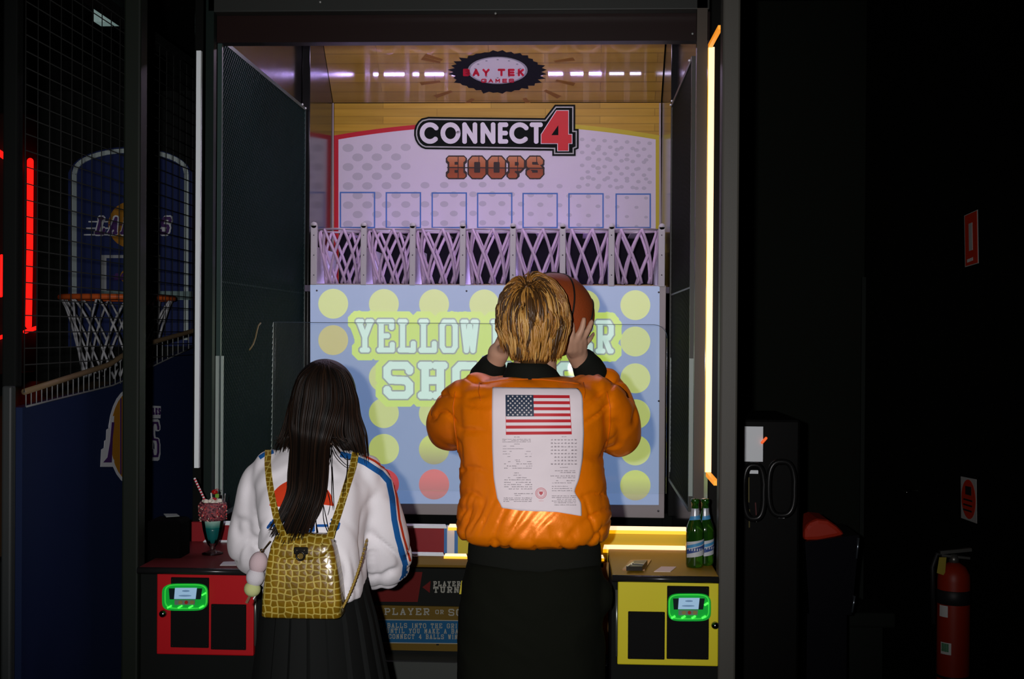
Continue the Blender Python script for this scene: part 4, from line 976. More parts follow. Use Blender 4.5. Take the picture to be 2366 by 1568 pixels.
# milkshake
mk = on_z(491, 1279, ZC); shake = empty('milkshake_glass', (mk.x, mk.y, ZC), 'tall milkshake glass with pink sprinkled rim and striped straw on the red counter', 'drink')
S_ = FPX / mk.y; H = lambda y: (1279 - y) / S_ + ZC; o_ = (mk.x, mk.y, 0)
M_cg = clear_mat('drinking_glass', (.90, .96, .94), .03, 1.45)
rw = lambda w: w / S_
prof = [(0, ZC), (rw(24), ZC), (rw(24.5), ZC + .003), (rw(10), ZC + .010), (rw(6), H(1270)), (rw(6.5), H(1262)), (rw(12), H(1256)), (rw(18), H(1240)), (rw(22.5), H(1222)), (rw(26.5), H(1196)), (rw(29.5), H(1164)), (rw(30), H(1157))]
b = MB(); b.lathe(prof, o_, 48, flute=(12, .02)); g_ = b.build('glass', M_cg, shake)
b = MB(); k = .93
b.lathe([(0, H(1254)), (rw(12) * k, H(1253)), (rw(18) * k, H(1240)), (rw(22) * k, H(1224)), (rw(23.5) * k, H(1217)), (0, H(1217))], o_, 36)
b.build('blue_syrup', mat('blue_green_syrup', (.006, .10, .10), .2), shake)
b = MB(); b.lathe([(0, H(1216.5)), (rw(23.5) * k, H(1216.5)), (rw(26.8) * k, H(1194)), (rw(29) * k, H(1166)), (rw(29.6) * k, H(1160)), (0, H(1158))], o_, 36)
m = mat('milk_fading_to_teal', (.5, .6, .55), .5); nt = m.node_tree; p_ = nt.nodes['Principled BSDF']; tc = nt.nodes.new('ShaderNodeTexCoord'); sp = nt.nodes.new('ShaderNodeSeparateXYZ'); r = nt.nodes.new('ShaderNodeValToRGB'); nt.links.new(tc.outputs['Generated'], sp.inputs[0]); nt.links.new(sp.outputs[2], r.inputs[0]); nt.links.new(r.outputs[0], p_.inputs['Base Color'])
r.color_ramp.elements[0].color = (.02, .28, .24, 1); r.color_ramp.elements[1].color = (.62, .68, .60, 1); r.color_ramp.elements[1].position = .45
b.build('milkshake', m, shake)
b = MB(); b.lathe([(rw(28), H(1199)), (rw(30.5), H(1198)), (rw(31.5), H(1178)), (rw(31), H(1160)), (rw(29), H(1156)), (rw(28), H(1160))], o_, 36)
fr = random.Random(4)
b.build('frosting_rim', mat('pale_pink_frosting', (.30, .08, .09), .6, var=(160, (.05, .014, .025))), shake)
b = MB()
for i in range(260):
    a = fr.random() * 6.283; z = fr.uniform(1158, 1199); rr = rw(31.3 if z > 1162 else 29); c = V((o_[0] + rr * math.cos(a), o_[1] + rr * math.sin(a), H(z))); d = V((fr.uniform(-1, 1), fr.uniform(-1, 1), fr.uniform(-1, 1))).normalized() * .0026
    b.bar(c - d, c + d, .0024, .0024, mi=fr.choice((0, 0, 0, 1, 1, 1, 2)))
s_ = b.build('sprinkles', [mat('sprinkle_pink', (.55, .07, .07), .5), mat('sprinkle_brown', (.05, .015, .02), .5), mat('sprinkle_pale', (.6, .5, .4), .5)], shake, fix=False); s_['kind'] = 'stuff'
b = MB()
for i in range(22):
    a = fr.random() * 6.283; rr = rw(fr.uniform(0, 24)); b.ball((o_[0] + rr * math.cos(a), o_[1] + rr * math.sin(a), H(1158) + fr.uniform(0, .004)), fr.uniform(.006, .009), 12)
b.build('whipped_cream', mat('whipped_cream', (.62, .58, .48), .6), shake)
b = MB(); pa, pb = V((o_[0] - .012, o_[1] - .005, H(1170))), at(449, 1104, mk.y)
n = 22
for i in range(n):
    q0 = pa.lerp(pb, i / n); q1 = pa.lerp(pb, (i + 1) / n); b.tube([q0, q1], .0034, 10, mi=(i // 1) % 2)
b.build('straw', [mat('straw_red', (.45, .01, .03), .45), mat('straw_white', (.66, .62, .6), .45)], shake)
b = MB(); p = at(496, 1136, mk.y); b.ball(p, .0088, 20, scale=(1.1, 1, .85)); b.tube([p + V((0, 0, .006)), p + V((.006, 0, .009)), p + V((.012, 0, .007))], .001, 6); b.build('cherry', mat('cherry_red', (.30, .008, .006), .2), shake)
b = MB(); q = at(502, 1145, mk.y - .004); b.bbox(q - V((.006, .003, .006)), q + V((.005, .004, .006)), .002); b.build('green_sweet', mat('green_sweet', (.14, .30, .03), .4), shake)
b = MB(); q = at(496, 1152, mk.y - .003); b.bbox(q - V((.006, .004, .004)), q + V((.006, .004, .004)), .002); b.build('red_sweet', mat('red_sweet', (.32, .01, .02), .4), shake)
b = MB(); q = at(489, 1145, mk.y - .003); b.bar(at(489, 1150, mk.y - .003), at(488, 1138, mk.y - .003), .004, .003); b.build('white_sweet', mat('white_sweet', (.6, .6, .55), .4), shake)
b = MB(); b.tube([at(519, 1158, mk.y), at(519.5, 1142, mk.y)], .0026, 8, cap='round'); b.build('spoon', mat('bright_steel', (.7, .72, .75), .15, 1), shake)
# card on the red counter
b = MB(); b.prism([on_z(516, 1298, ZC), on_z(546, 1297, ZC), on_z(546, 1306, ZC), on_z(508, 1306, ZC)], (0, 0, 1), .0012); o = b.build('paper_card', mat('pale_card', (.5, .52, .5), .6)); tag(o, 'pale card on the red counter beside the white sleeve', 'card')
# card and wallet on the amber counter
b = MB(); b.prism([on_z(1528, 1309, ZC), on_z(1563, 1309.5, ZC), on_z(1549, 1321, ZC), on_z(1511, 1320.5, ZC)], (0, 0, 1), .0012); o = b.build('paper_card', mat('cream_card', (.72, .60, .5), .5)); tag(o, 'cream card lying flat on the amber counter between wallet and bottles', 'card')
w0 = on_z(1470, 1308, ZC); wl = empty('card_wallet', w0, 'dark folded wallet with shiny edges lying on the amber counter', 'wallet')
def quad_box(b, pts, z0, z1, mi=0): b.prism([V((p.x, p.y, z0)) for p in pts], (0, 0, 1), z1 - z0, mi)
b = MB(); quad_box(b, [on_z(1457, 1296, ZC), on_z(1505, 1295, ZC), on_z(1490, 1318, ZC), on_z(1438, 1317, ZC)], ZC, ZC + .004); b.build('lower_flap', mat('bronze_leather', (.24, .12, .05), .3, .3), wl)
b = MB(); quad_box(b, [on_z(1465, 1299, ZC + .01), on_z(1496, 1298, ZC + .01), on_z(1484, 1313, ZC + .01), on_z(1447, 1313, ZC + .01)], ZC + .004, ZC + .016); b.build('upper_fold', mat('black_leather', (.02, .016, .012), .3), wl)
b = MB(); b.bar(on_z(1449, 1308, ZC + .017), on_z(1464, 1298, ZC + .017), .006, .002); b.bar(on_z(1464, 1301, ZC + .017), on_z(1488, 1303, ZC + .017), .004, .002); b.build('metal_edge', mat('pale_metal', (.6, .55, .5), .25, .8), wl)
# two green bottles
def bottle(px, py, label, turn):
    c = on_z(px, py, ZC); S_ = FPX / c.y; o = empty('beer_bottle', (c.x, c.y, ZC), label, 'bottle', 'green bottles on the amber counter')
    hh = (py - 1152) / S_; r = 20.5 / S_
    pf = [(0, 0), (r * .93, .001), (r, .008), (r, hh * .50), (r * .97, hh * .56), (r * .80, hh * .635), (r * .58, hh * .71), (r * .44, hh * .80), (r * .40, hh * .93), (r * .46, hh * .935), (r * .46, hh * .985), (r * .40, hh), (r * .30, hh), (0, hh * .985)]
    b = MB(); b.lathe(pf, (c.x, c.y, ZC), 40); m = mat('green_bottle_glass', (.015, .085, .008), .06, spec=.8, coat=.6)
    nt = m.node_tree; m.node_tree.nodes['Principled BSDF'].inputs['Transmission Weight'].default_value = .6
    b.build('glass', m, o)
    def rad(t):
        for (ra, ta), (rb, tb) in zip([(a, h / hh) for a, h in pf], [(a, h / hh) for a, h in pf][1:]):
            if ta <= t <= tb and tb > ta: return ra + (rb - ra) * (t - ta) / (tb - ta)
        return r
    def wrap(t0, t1, a0, a1, m, name, par, lift, slant=0):
        b = MB(); n = 18; k = 4; vs = []
        for i in range(n + 1):
            a = a0 + (a1 - a0) * i / n
            for j in range(k + 1):
                t = t0 + (t1 - t0) * j / k + slant * (a - (a0 + a1) / 2); rr = rad(t) + lift
                vs.append((c.x + rr * math.sin(a + turn), c.y - rr * math.cos(a + turn), ZC + hh * t))
        b.add(vs, [(i * (k + 1) + j, (i + 1) * (k + 1) + j, (i + 1) * (k + 1) + j + 1, i * (k + 1) + j + 1) for i in range(n) for j in range(k)], 0, True)
        return b.build(name, m, par, fix=False)
    lb = wrap(.17, .40, -1.25, 1.25, mat('label_pale', (.42, .44, .46), .4), 'paper_label', o, .0006, .02)
    wrap(.24, .305, -1.22, 1.22, mat('label_navy', (.03, .06, .2), .4), 'label_band', lb, .0011, .035); wrap(.32, .365, -1.22, 1.22, mat('label_blue', (.05, .22, .42), .4), 'label_band', lb, .0011, .035)
    for k in range(6): wrap(.255, .29, -.85 + k * .28, -.85 + k * .28 + .13, mat('label_pale'), 'label_letter', lb, .0015, .035)
    nl = wrap(.70, .86, -1.5, 1.5, mat('neck_foil', (.5, .53, .58), .2, .5), 'neck_label', o, .0006); wrap(.70, .755, -1.5, 1.5, mat('label_blue'), 'label_band', nl, .0011, .01)
    return o
bottle(1605, 1309, 'green glass bottle with blue label, the nearer left one of two on the amber counter', .12)
bottle(1628, 1304, 'green glass bottle with blue label, half hidden behind the other by the post', .9)
# ================================================================== people
M_skin = mat('skin', (.52, .30, .20), .5, spec=.3, bump=(120, .08, .002))
def add_ring(py, l, r, Yc, ry):
    a, c = at(l, py, Yc), at(r, py, Yc); return ((a.x + c.x) / 2, Yc, (a.z + c.z) / 2, (c.x - a.x) / 2, ry)
def limb(mb, pts, sides=24): mb.tube([p for p, r in pts], [r for p, r in pts], sides, cap='round')
def dense(pts, n=6):                             # smooth path through (point, radius) pairs
    out = []; P = [pts[0]] + list(pts) + [pts[-1]]
    for i in range(1, len(P) - 2):
        for k in range(n):
            t = k / n; f = lambda a, b, c, d: .5 * ((2 * b) + (c - a) * t + (2 * a - 5 * b + 4 * c - d) * t * t + (3 * b - a - 3 * c + d) * t ** 3)
            out.append((V([f(P[i - 1][0][j], P[i][0][j], P[i + 1][0][j], P[i + 2][0][j]) for j in range(3)]), f(P[i - 1][1], P[i][1], P[i + 1][1], P[i + 2][1])))
    out.append(pts[-1]); return out
def head_shapes(mb, c, M, s=1.0):
    """skull, jaw, nose, ears; c centre of the skull, M turns local (x right, y forward, z up) into the world"""
    L = lambda x, y, z: c + M @ V((x * s, y * s, z * s))
    mb.ball(c, 1, 28, scale=(.074 * s, .092 * s, .100 * s), rot=M)
    mb.ball(L(0, .022, -.045), 1, 28, scale=(.060 * s, .068 * s, .078 * s), rot=M)          # face
    mb.ball(L(0, .052, -.098), 1, 20, scale=(.030 * s, .026 * s, .022 * s), rot=M)           # chin
    mb.ball(L(0, .082, .010), 1, 20, scale=(.046 * s, .014 * s, .010 * s), rot=M)            # brow
    mb.tube([L(0, .088, -.005), L(0, .103, -.035), L(0, .094, -.046)], [.007 * s, .012 * s, .008 * s], 12, cap='round')
    for sx in (-1, 1):
        mb.ball(L(.012 * sx, .090, -.044), .008 * s, 12); mb.ball(L(.042 * sx, .062, -.035), 1, 16, scale=(.022 * s, .020 * s, .02 * s), rot=M)
        mb.ball(L(.076 * sx, -.006, -.028), 1, 16, scale=(.010 * s, .018 * s, .030 * s), rot=M)
    mb.ball(L(0, .089, -.068), 1, 16, scale=(.022 * s, .009 * s, .009 * s), rot=M)           # mouth
    return L
def face_parts(L, M, root, lip):
    for sx in (-1, 1):
        b = MB(); b.ball(L(.030 * sx, .078, -.012), .0125, 18); e = b.build('eye', mat('eye_white', (.6, .58, .55), .25), root)
        b = MB(); b.ball(L(.030 * sx, .0868, -.012), .0058, 14); b.build('iris', mat('dark_iris', (.03, .018, .01), .2), e)
        b = MB(); b.tube([L(.014 * sx, .094, .011), L(.030 * sx, .092, .016), L(.046 * sx, .080, .011)], .0032, 8, cap='round'); b.build('eyebrow', mat('eyebrow_brown', (.06, .03, .012), .8), root)
    b = MB(); b.tube([L(-.022, .090, -.068), L(0, .0985, -.066), L(.022, .090, -.068)], [.003, .006, .003], 10, cap='round'); b.tube([L(-.018, .089, -.074), L(0, .096, -.0755), L(.018, .089, -.074)], [.003, .006, .003], 10, cap='round'); b.build('lips', lip, root)

# ------------------------------------------------------------------ the one in the orange jacket
man = empty('person', (-.10, 3.24, 0), 'person in orange satin bomber jacket seen from behind, raising a basketball with both hands', 'person')
BALL_C = at(1277, 727, 3.42); BALL_R = .1145
def onball(px, py, off):
    d = (cF * FPX + cR * (px - CXP) - cU * (py - CYP)).normalized(); oc = CAM - BALL_C; r = BALL_R + off
    bq = oc.dot(d); disc = bq * bq - (oc.length_squared - r * r)
    t = -bq - math.sqrt(disc) if disc > 0 else -bq
    p = CAM + d * t
    return p if disc > 0 else BALL_C + (p - BALL_C).normalized() * max(r, (p - BALL_C).length)
hc = at(1232, 737, 3.205)
Mh = Matrix.Rotation(R_(-6), 3, 'Z') @ Matrix.Rotation(R_(6), 3, 'X')
body = MB()
Lm = head_shapes(body, hc, Mh, 1.0)
limb(body, dense([(at(1238, 800, 3.215), .056), (at(1236, 845, 3.225), .056), (at(1232, 885, 3.235), .068)]))
body.loft([add_ring(y, l + 24, r - 24, 3.235, ry * .8) for y, l, r, ry in ((1300, 1078, 1392, .13), (1245, 1082, 1388, .125), (1150, 1075, 1390, .12), (1050, 1065, 1392, .13), (950, 1050, 1406, .12), (905, 1075, 1380, .10), (880, 1120, 1330, .08))], 32)
armL = [(at(1100, 925, 3.23), .055), (at(1060, 965, 3.32), .050), (at(1046, 992, 3.43), .042), (at(1082, 930, 3.50), .040), (at(1116, 880, 3.48), .032), (at(1143, 838, 3.445), .027), (at(1152, 815, 3.43), .030)]
armR = [(at(1370, 925, 3.23), .055), (at(1408, 965, 3.32), .050), (at(1424, 998, 3.43), .042), (at(1405, 925, 3.49), .040), (at(1372, 872, 3.45), .032), (at(1343, 838, 3.42), .027), (at(1333, 815, 3.40), .030)]
limb(body, dense(armL)); limb(body, dense(armR))
# right hand: palm under the ball, five fingers up its near side
pal = [at(1336, 822, 3.39), onball(1330, 806, .016), onball(1334, 786, .012)]
for dx in (-17, -6, 6, 16): limb(body, [(at(1336 + dx * .5, 824, 3.395), .0125), (onball(1331 + dx * .9, 806, .014), .0135), (onball(1333 + dx, 787, .011), .0105)], 14)
for base, mid, tip, r in (((1318, 787), (1322, 764), (1321, 745), .0088), ((1331, 785), (1344, 760), (1349, 738), .0092), ((1343, 786), (1358, 763), (1367, 743), .0085), ((1351, 796), (1364, 782), (1371, 771), .0072)):
    limb(body, dense([(onball(*base, .010), r * 1.15), (onball(*mid, .0085), r), (onball(*tip, .0075), r * .82)]), 14)
limb(body, dense([(onball(1316, 806, .014), .0135), (onball(1306, 789, .012), .0105), (onball(1299, 772, .009), .0085)]), 14)   # thumb
# left hand: seen edge-on beside the head, fingers on the far left of the ball
for k, (dy, tip, r) in enumerate(((0, (1186, 752), .0088), (8, (1189, 768), .0092), (16, (1197, 784), .0088), (24, (1208, 798), .0078))):
    base = at(1156 + k * 2, 782 + dy * .6, 3.415 + .006 * k); t3 = onball(*tip, .008)
    limb(body, dense([(at(1152, 816, 3.43), .0125), (at(1152 + k, 798 + dy * .3, 3.425), .0135), (base, .0105), (base.lerp(t3, .55) + V((-.006, -.006, .004)), r), (t3, r * .82)]), 14)
limb(body, dense([(at(1155, 812, 3.42), .013), (at(1170, 790, 3.36), .0105), (onball(1196, 768, .009), .0085)]), 14)
# legs
hipL, hipR = at(1145, 1300, 3.24), at(1315, 1300, 3.24)
for hp, sx in ((hipL, -1), (hipR, 1)):
    limb(body, dense([(V((hp.x, 3.24, .92)), .085), (V((hp.x + sx * .01, 3.23, .50)), .055), (V((hp.x + sx * .015, 3.25, .10)), .042), (V((hp.x + sx * .02, 3.20, .055)), .04)]))
    limb(body, [(V((hp.x + sx * .02, 3.21, .05)), .042), (V((hp.x + sx * .03, 3.36, .035)), .034)])
mbody = remesh(body, 'body', M_skin, man, .0042, 5)
face_parts(Lm, Mh, man, mat('lip_red', (.36, .12, .10), .4))
# nails of the right hand
b = MB()
# jacket ----------------------------------------------------------------
M_sat_o = mat('orange_satin', (.95, .20, .001), .38, .22, spec=.4, bump=(16, .30, .010), var=(2.2, (.98, .235, .001)))
jk = MB()
jr = [(1252, 1088, 1386, 3.24, .120), (1242, 1064, 1404, 3.24, .150), (1224, 1057, 1411, 3.24, .166), (1190, 1056, 1412, 3.24, .168), (1140, 1060, 1406, 3.24, .158), (1090, 1062, 1394, 3.235, .150), (1040, 1058, 1400, 3.23, .150), (990, 1048, 1408, 3.225, .150), (945, 1044, 1412, 3.22, .148), (912, 1052, 1406, 3.22, .135), (892, 1075, 1384, 3.222, .118), (878, 1105, 1345, 3.225, .100), (868, 1150, 1304, 3.228, .080)]
jk.loft([add_ring(*r) for r in jr], 56, sq=2.3)
limb(jk, dense([(at(1102, 938, 3.235), .088), (at(1066, 962, 3.29), .082), (at(1041, 986, 3.38), .066), (at(1046, 984, 3.46), .064), (at(1080, 935, 3.50), .060), (at(1104, 896, 3.50), .050), (at(1118, 880, 3.485), .040)]))
limb(jk, dense([(at(1364, 938, 3.235), .088), (at(1400, 964, 3.29), .084), (at(1425, 996, 3.38), .067), (at(1424, 978, 3.46), .066), (at(1410, 925, 3.49), .064), (at(1392, 888, 3.475), .052), (at(1374, 868, 3.455), .041)]))
axL, axR = at(1050, 1000, 3.2), at(1404, 1000, 3.2)
def crease(n, w=.13): return -math.exp(-(n / w) ** 2)
def jdisp(c, n):
    x = (c.x + .10); z = c.z
    arm = min(1.0, max(0.0, (abs(x) - .17) / .05))
    low = min(1.0, max(0.0, (1.22 - z) / .12)); waist = min(1.0, max(0.0, (1.13 - z) / .05))
    side = min(1.0, max(0.0, (abs(x) - .105) / .05))
    w = V((nz(c, 5), nz(c + V((3, 1, 2)), 5), nz(c + V((7, 5, 1)), 5))) * .05
    q = c + w
    sg = 1 if x > 0 else -1
    n1 = nz(V((q.x * 4 + q.z * 5 * sg, q.y * 4, q.z * 15 - abs(q.x) * 8)))          # slanting folds from the armpits
    n2 = nz(V((q.x * 20 + q.z * 8 * sg, q.y * 14, q.z * 5)))                          # gathers over the waistband
    n3 = nz(V((q.x * 8 + 3, q.y * 11, q.z * 13)))                                      # creased sleeves
    n4 = nz(V((q.x * 5 + 9, q.y * 6, q.z * 12 + abs(q.x) * 16)))                       # low sagging folds
    n5 = nz(V((q.x * 16 + 4, q.y * 8, q.z * 5)))
    sh = min(1.0, max(0.0, (z - 1.45) / .04)) * (1 - arm)
    d = .0015 * nz(c, 16)
    d += side * (1 - arm) * (.008 * crease(n1, .10) + .005 * n1) + waist * (.007 * crease(n2, .10) + .003 * n2)
    d += arm * (.010 * crease(n3, .09) + .006 * n3) + low * (1 - waist) * (.008 * crease(n4, .09) + .005 * n4)
    d += sh * .004 * crease(n5) + (1 - side) * (1 - low) * .002 * n4
    arms = abs(abs(x) - .185 - .04 * max(0, z - 1.3))                                 # armhole seam pulled in
    if z > 1.25: d -= .004 * math.exp(-(arms / .010) ** 2)
    return d
jacket = remesh(jk, 'jacket', M_sat_o, man, .0065, 8, jdisp)
M_rib = mat('black_rib_knit', (.008, .009, .007), .9, spec=.1, bump=(300, .4, .002))
b = MB(); b.loft([add_ring(y, l, r, Y, ry) for y, l, r, Y, ry in ((886, 1150, 1310, 3.228, .080), (874, 1160, 1300, 3.226, .082), (864, 1164, 1292, 3.222, .078), (848, 1170, 1281, 3.218, .070), (838, 1173, 1274, 3.217, .066))], 40); b.build('collar', M_rib, jacket)
for a in (((at(1122, 872, 3.478), .046), (at(1136, 850, 3.455), .040)), ((at(1366, 862, 3.45), .044), (at(1350, 836, 3.425), .037))):
    b = MB(); limb(b, [a[0], (a[0][0].lerp(a[1][0], .5), .043), a[1]]); b.build('cuff', M_rib, jacket)
b = MB(); b.loft([add_ring(y, l, r, 3.24, ry) for y, l, r, ry in ((1310, 1082, 1388, .126), (1290, 1080, 1390, .128), (1258, 1082, 1388, .126), (1240, 1090, 1382, .120))], 48); b.build('waistband', M_rib, jacket)
bj = bvh_of(jacket)
M_seam = mat('orange_seam', (.60, .125, .001), .5)
b = MB()
for path in ([(1052, 905), (1047, 940), (1050, 980), (1056, 1020), (1060, 1060)], [(1402, 905), (1410, 940), (1410, 980), (1404, 1020), (1397, 1050)], [(1108, 884), (1106, 905), (1112, 930)], [(1348, 884), (1352, 905), (1348, 930)], [(1110, 886), (1180, 876), (1250, 876), (1320, 884), (1345, 888)]):
    pp = []
    for (a, c), (d, e) in zip(path, path[1:]):
        for k in range(5):
            h = hit(bj, a + (d - a) * k / 5, c + (e - c) * k / 5, .0008)
            if h: pp.append(h)
    if len(pp) > 3: b.tube(pp, .0014, 6)
b.build('seam', M_seam, jacket)
# the cloth panel on the back
M_cloth = mat('white_printed_cloth', (.80, .71, .75), .6, bump=(25, .25, .004))
Lx = [(895, 1137), (950, 1136), (1040, 1137), (1100, 1140), (1150, 1148), (1168, 1158), (1175, 1158)]; Rx = [(897, 1334), (912, 1346), (1000, 1349), (1060, 1346), (1108, 1338), (1135, 1326), (1160, 1343), (1194, 1344)]
def patch_px(u, v):
    yl = 895 + v * (1174 - 895); yr = 897 + v * (1193 - 897)
    xl = np.interp(yl, [a for a, _ in Lx], [c for _, c in Lx]); xr = np.interp(yr, [a for a, _ in Rx], [c for _, c in Rx])
    return xl + (xr - xl) * u, yl + (yr - yl) * u + (3 * math.sin(u * 7) if v > .98 else 0)
b = MB(); NU, NV = 34, 46; vs = []
for j in range(NV + 1):
    for i in range(NU + 1):
        px, py = patch_px(i / NU, j / NV); h = hit(bj, px, py, .0035); vs.append(h)
b.add(vs, [(j * (NU + 1) + i, j * (NU + 1) + i + 1, (j + 1) * (NU + 1) + i + 1, (j + 1) * (NU + 1) + i) for j in range(NV) for i in range(NU)], 0, True)
patch = b.build('back_panel', M_cloth, jacket); sm = patch.modifiers.new('s', 'SMOOTH'); sm.iterations = 4; sm.factor = .5
md = patch.modifiers.new('t', 'SOLIDIFY'); md.thickness = .002; md.offset = 0
bpy.context.view_layer.update(); dg = bpy.context.evaluated_depsgraph_get(); me = bpy.data.meshes.new_from_object(patch.evaluated_get(dg)); patch.modifiers.clear(); patch.data = me
bp_ = bvh_of(patch)
def cloth_quad(b, Q, u0, v0, u1, v1, lift, mi=0, nu=None, nv=None, bv=None):
    nu = nu or max(1, int(abs(u1 - u0) * 16)); nv = nv or max(1, int(abs(v1 - v0) * 12)); vs = []
    for j in range(nv + 1):
        for i in range(nu + 1):
            h = hit(bv or bp_, *lerp4(Q, u0 + (u1 - u0) * i / nu, v0 + (v1 - v0) * j / nv), lift)
            if h is None: return
            vs.append(h)
    b.add(vs, [(j * (nu + 1) + i, j * (nu + 1) + i + 1, (j + 1) * (nu + 1) + i + 1, (j + 1) * (nu + 1) + i) for j in range(nv) for i in range(nu)], mi, True)
FQ = [(1168, 912), (1316, 913), (1321, 1003), (1169, 1004)]
b = MB()
for k in range(7): cloth_quad(b, FQ, 0 if k > 3 else .43, 2 * k / 13, 1, (2 * k + 1) / 13, .0006, 0)
cloth_quad(b, FQ, 0, 0, .435, 7 / 13, .0008, 1); cloth_quad(b, FQ, .994, 0, 1, 1, .0006, 0); cloth_quad(b, FQ, 0, 7 / 13, .004, 1, .0006, 0)
for r in range(9):
    for c in range(6 if r % 2 == 0 else 5):
        u = .435 * ((c + .6 + (.5 if r % 2 else 0)) / 6.2); v = (7 / 13) * ((r + .7) / 9.4); cx_, cy_ = lerp4(FQ, u, v)
        st = []
        for k in range(10):
            a = math.pi / 2 + k * math.pi / 5; rr = 2.9 if k % 2 == 0 else 1.25; st.append(hit(bp_, cx_ + rr * math.cos(a), cy_ - rr * math.sin(a), .0012))
        if all(st): b.add(st + [hit(bp_, cx_, cy_, .0012)], [(10, k, (k + 1) % 10) for k in range(10)], 2)
b.build('flag_print', [mat('flag_red', (.52, .02, .03), .55), mat('flag_navy', (.02, .035, .07), .55), mat('flag_white', (.66, .62, .62), .55)], patch, fix=False)
b = MB(); fr = random.Random(21)
def words(x0, x1, y, h, dens=.75, sl=.004, wmin=3, wmax=11):
    x = x0
    while x < x1:
        w = fr.uniform(wmin, wmax)
        if fr.random() < dens:
            xx = x
            while xx < min(x + w, x1):          # little upright ticks: unreadable at any distance, as in the photograph
                ww = fr.uniform(.7, 1.5); hh = h * fr.uniform(.6, 1.0); Q = [(xx, y - hh), (xx + ww, y - hh), (xx + ww, y), (xx, y)]
                cloth_quad(b, Q, 0, 0, 1, 1, .0007, 0, 1, 1); xx += ww + fr.uniform(.35, .8)
        x += w + fr.uniform(1.5, 3)
for y, x0, x1 in ((1010, 1188, 1200), (1026, 1188, 1200), (1063, 1190, 1200), (1093, 1188, 1198), (1098, 1186, 1204), (1145, 1190, 1202), (1009, 1298, 1308), (1080, 1294, 1312)): words(x0, x1, y, 2, 1)
for y in (1015, 1018, 1021): words(1161, 1226, y, 1.8, .95)
for y in (1031, 1037, 1043, 1049, 1055): words(1162, 1228, y, 1.8, .5)
for y in (1067, 1072, 1077, 1082): words(1165 + (9 if y == 1067 else 0), 1228, y, 2.2, .75)
for y in (1104, 1109, 1115, 1120, 1125, 1130): words(1165 + (9 if y == 1104 else 0), 1229, y, 2.4, .85)
words(1188, 1230, 1141, 2.4, 1)
for y in (1151, 1155, 1159): words(1164, 1228, y, 2.4, .85)
for r in range(8):
    for c in range(8):
        if fr.random() < .96: x = 1273 + c * 7.8; words(x, x + 4.4, 1017 + r * 8.0, 3.6, 1, wmin=4, wmax=4.4)
for y, x0 in ((1088, 1277), (1092, 1285), (1100, 1272), (1104, 1275), (1111, 1274), (1116, 1276)): words(x0, 1328, y, 2.2, .85)
for y in (1124, 1129, 1134, 1146, 1150, 1154, 1158, 1162, 1167): words(1275, 1322 + (8 if y > 1145 else 0), y, 2.2, .9)
b.build('small_print', mat('grey_print_ink', (.22, .19, .21), .6), patch, fix=False)
b = MB()
for rad, wd in ((13, 1.1), (10.6, .6), (7.4, .5)):
    vs = []
    for k in range(28):
        a = 2 * math.pi * k / 28
        for rr in (rad, rad - wd): vs.append(hit(bp_, 1250 + rr * math.cos(a), 1139 + rr * math.sin(a), .0007))
    b.add(vs, [(2 * k, 2 * k + 1, (2 * k + 3) % 56, (2 * k + 2) % 56) for k in range(28)])
for k in range(18):
    a = 2 * math.pi * k / 18; Q = [(1250 + 9 * math.cos(a) - .7, 1139 + 9 * math.sin(a) - .7), (1250 + 9 * math.cos(a) + .7, 1139 + 9 * math.sin(a) - .7), (1250 + 9 * math.cos(a) + .7, 1139 + 9 * math.sin(a) + .7), (1250 + 9 * math.cos(a) - .7, 1139 + 9 * math.sin(a) + .7)]; cloth_quad(b, Q, 0, 0, 1, 1, .0007, 0, 1, 1)
sh = [(1245.5, 1135), (1254.5, 1135), (1254, 1140), (1250, 1144), (1246, 1140)]
b.add([hit(bp_, x, y, .0007) for x, y in sh], [tuple(range(5))]); words(1245, 1256, 1157, 1.2, 1)
b.build('red_seal', mat('seal_red', (.55, .10, .12), .6), patch, fix=False)
# trousers, shoes ---------------------------------------------------------
M_tr = mat('black_trousers', (.005, .0058, .0035), .9, spec=.08, bump=(14, .3, .01))
tr = MB()
tr.loft([add_ring(y, l, r, 3.24, ry) for y, l, r, ry in ((1600, 1066, 1384, .12), (1560, 1058, 1390, .135), (1450, 1060, 1392, .140), (1370, 1066, 1392, .138), (1310, 1077, 1390, .132), (1294, 1084, 1386, .124))], 48, sq=2.3)
for hp, sx in ((hipL, -1), (hipR, 1)):
    limb(tr, dense([(V((hp.x + .00, 3.24, .80)), .095), (V((hp.x + sx * .005, 3.235, .48)), .085), (V((hp.x + sx * .015, 3.245, .09)), .078)]))
tr.ball(at(1393, 1378, 3.23), .03, 20, scale=(.8, 1.2, 1.5))
trous = remesh(tr, 'trousers', M_tr, man, .009, 6, lambda c, n: .004 * (1 - 2 * abs(nz(V((c.x * 7, c.y * 7, c.z * 14 + c.x * 8))))))
M_shoe = mat('black_shoe', (.012, .012, .012), .4)
for hp, sx in ((hipL, -1), (hipR, 1)):
    sx_ = hp.x + sx * .025; b = MB(); b.ball((sx_, 3.30, .05), 1, 24, scale=(.050, .135, .05)); b.ball((sx_, 3.22, .075), 1, 20, scale=(.046, .06, .06)); b.bbox((sx_ - .05, 3.16, 0), (sx_ + .05, 3.43, .028), .012); b.build('shoe', M_shoe, man)
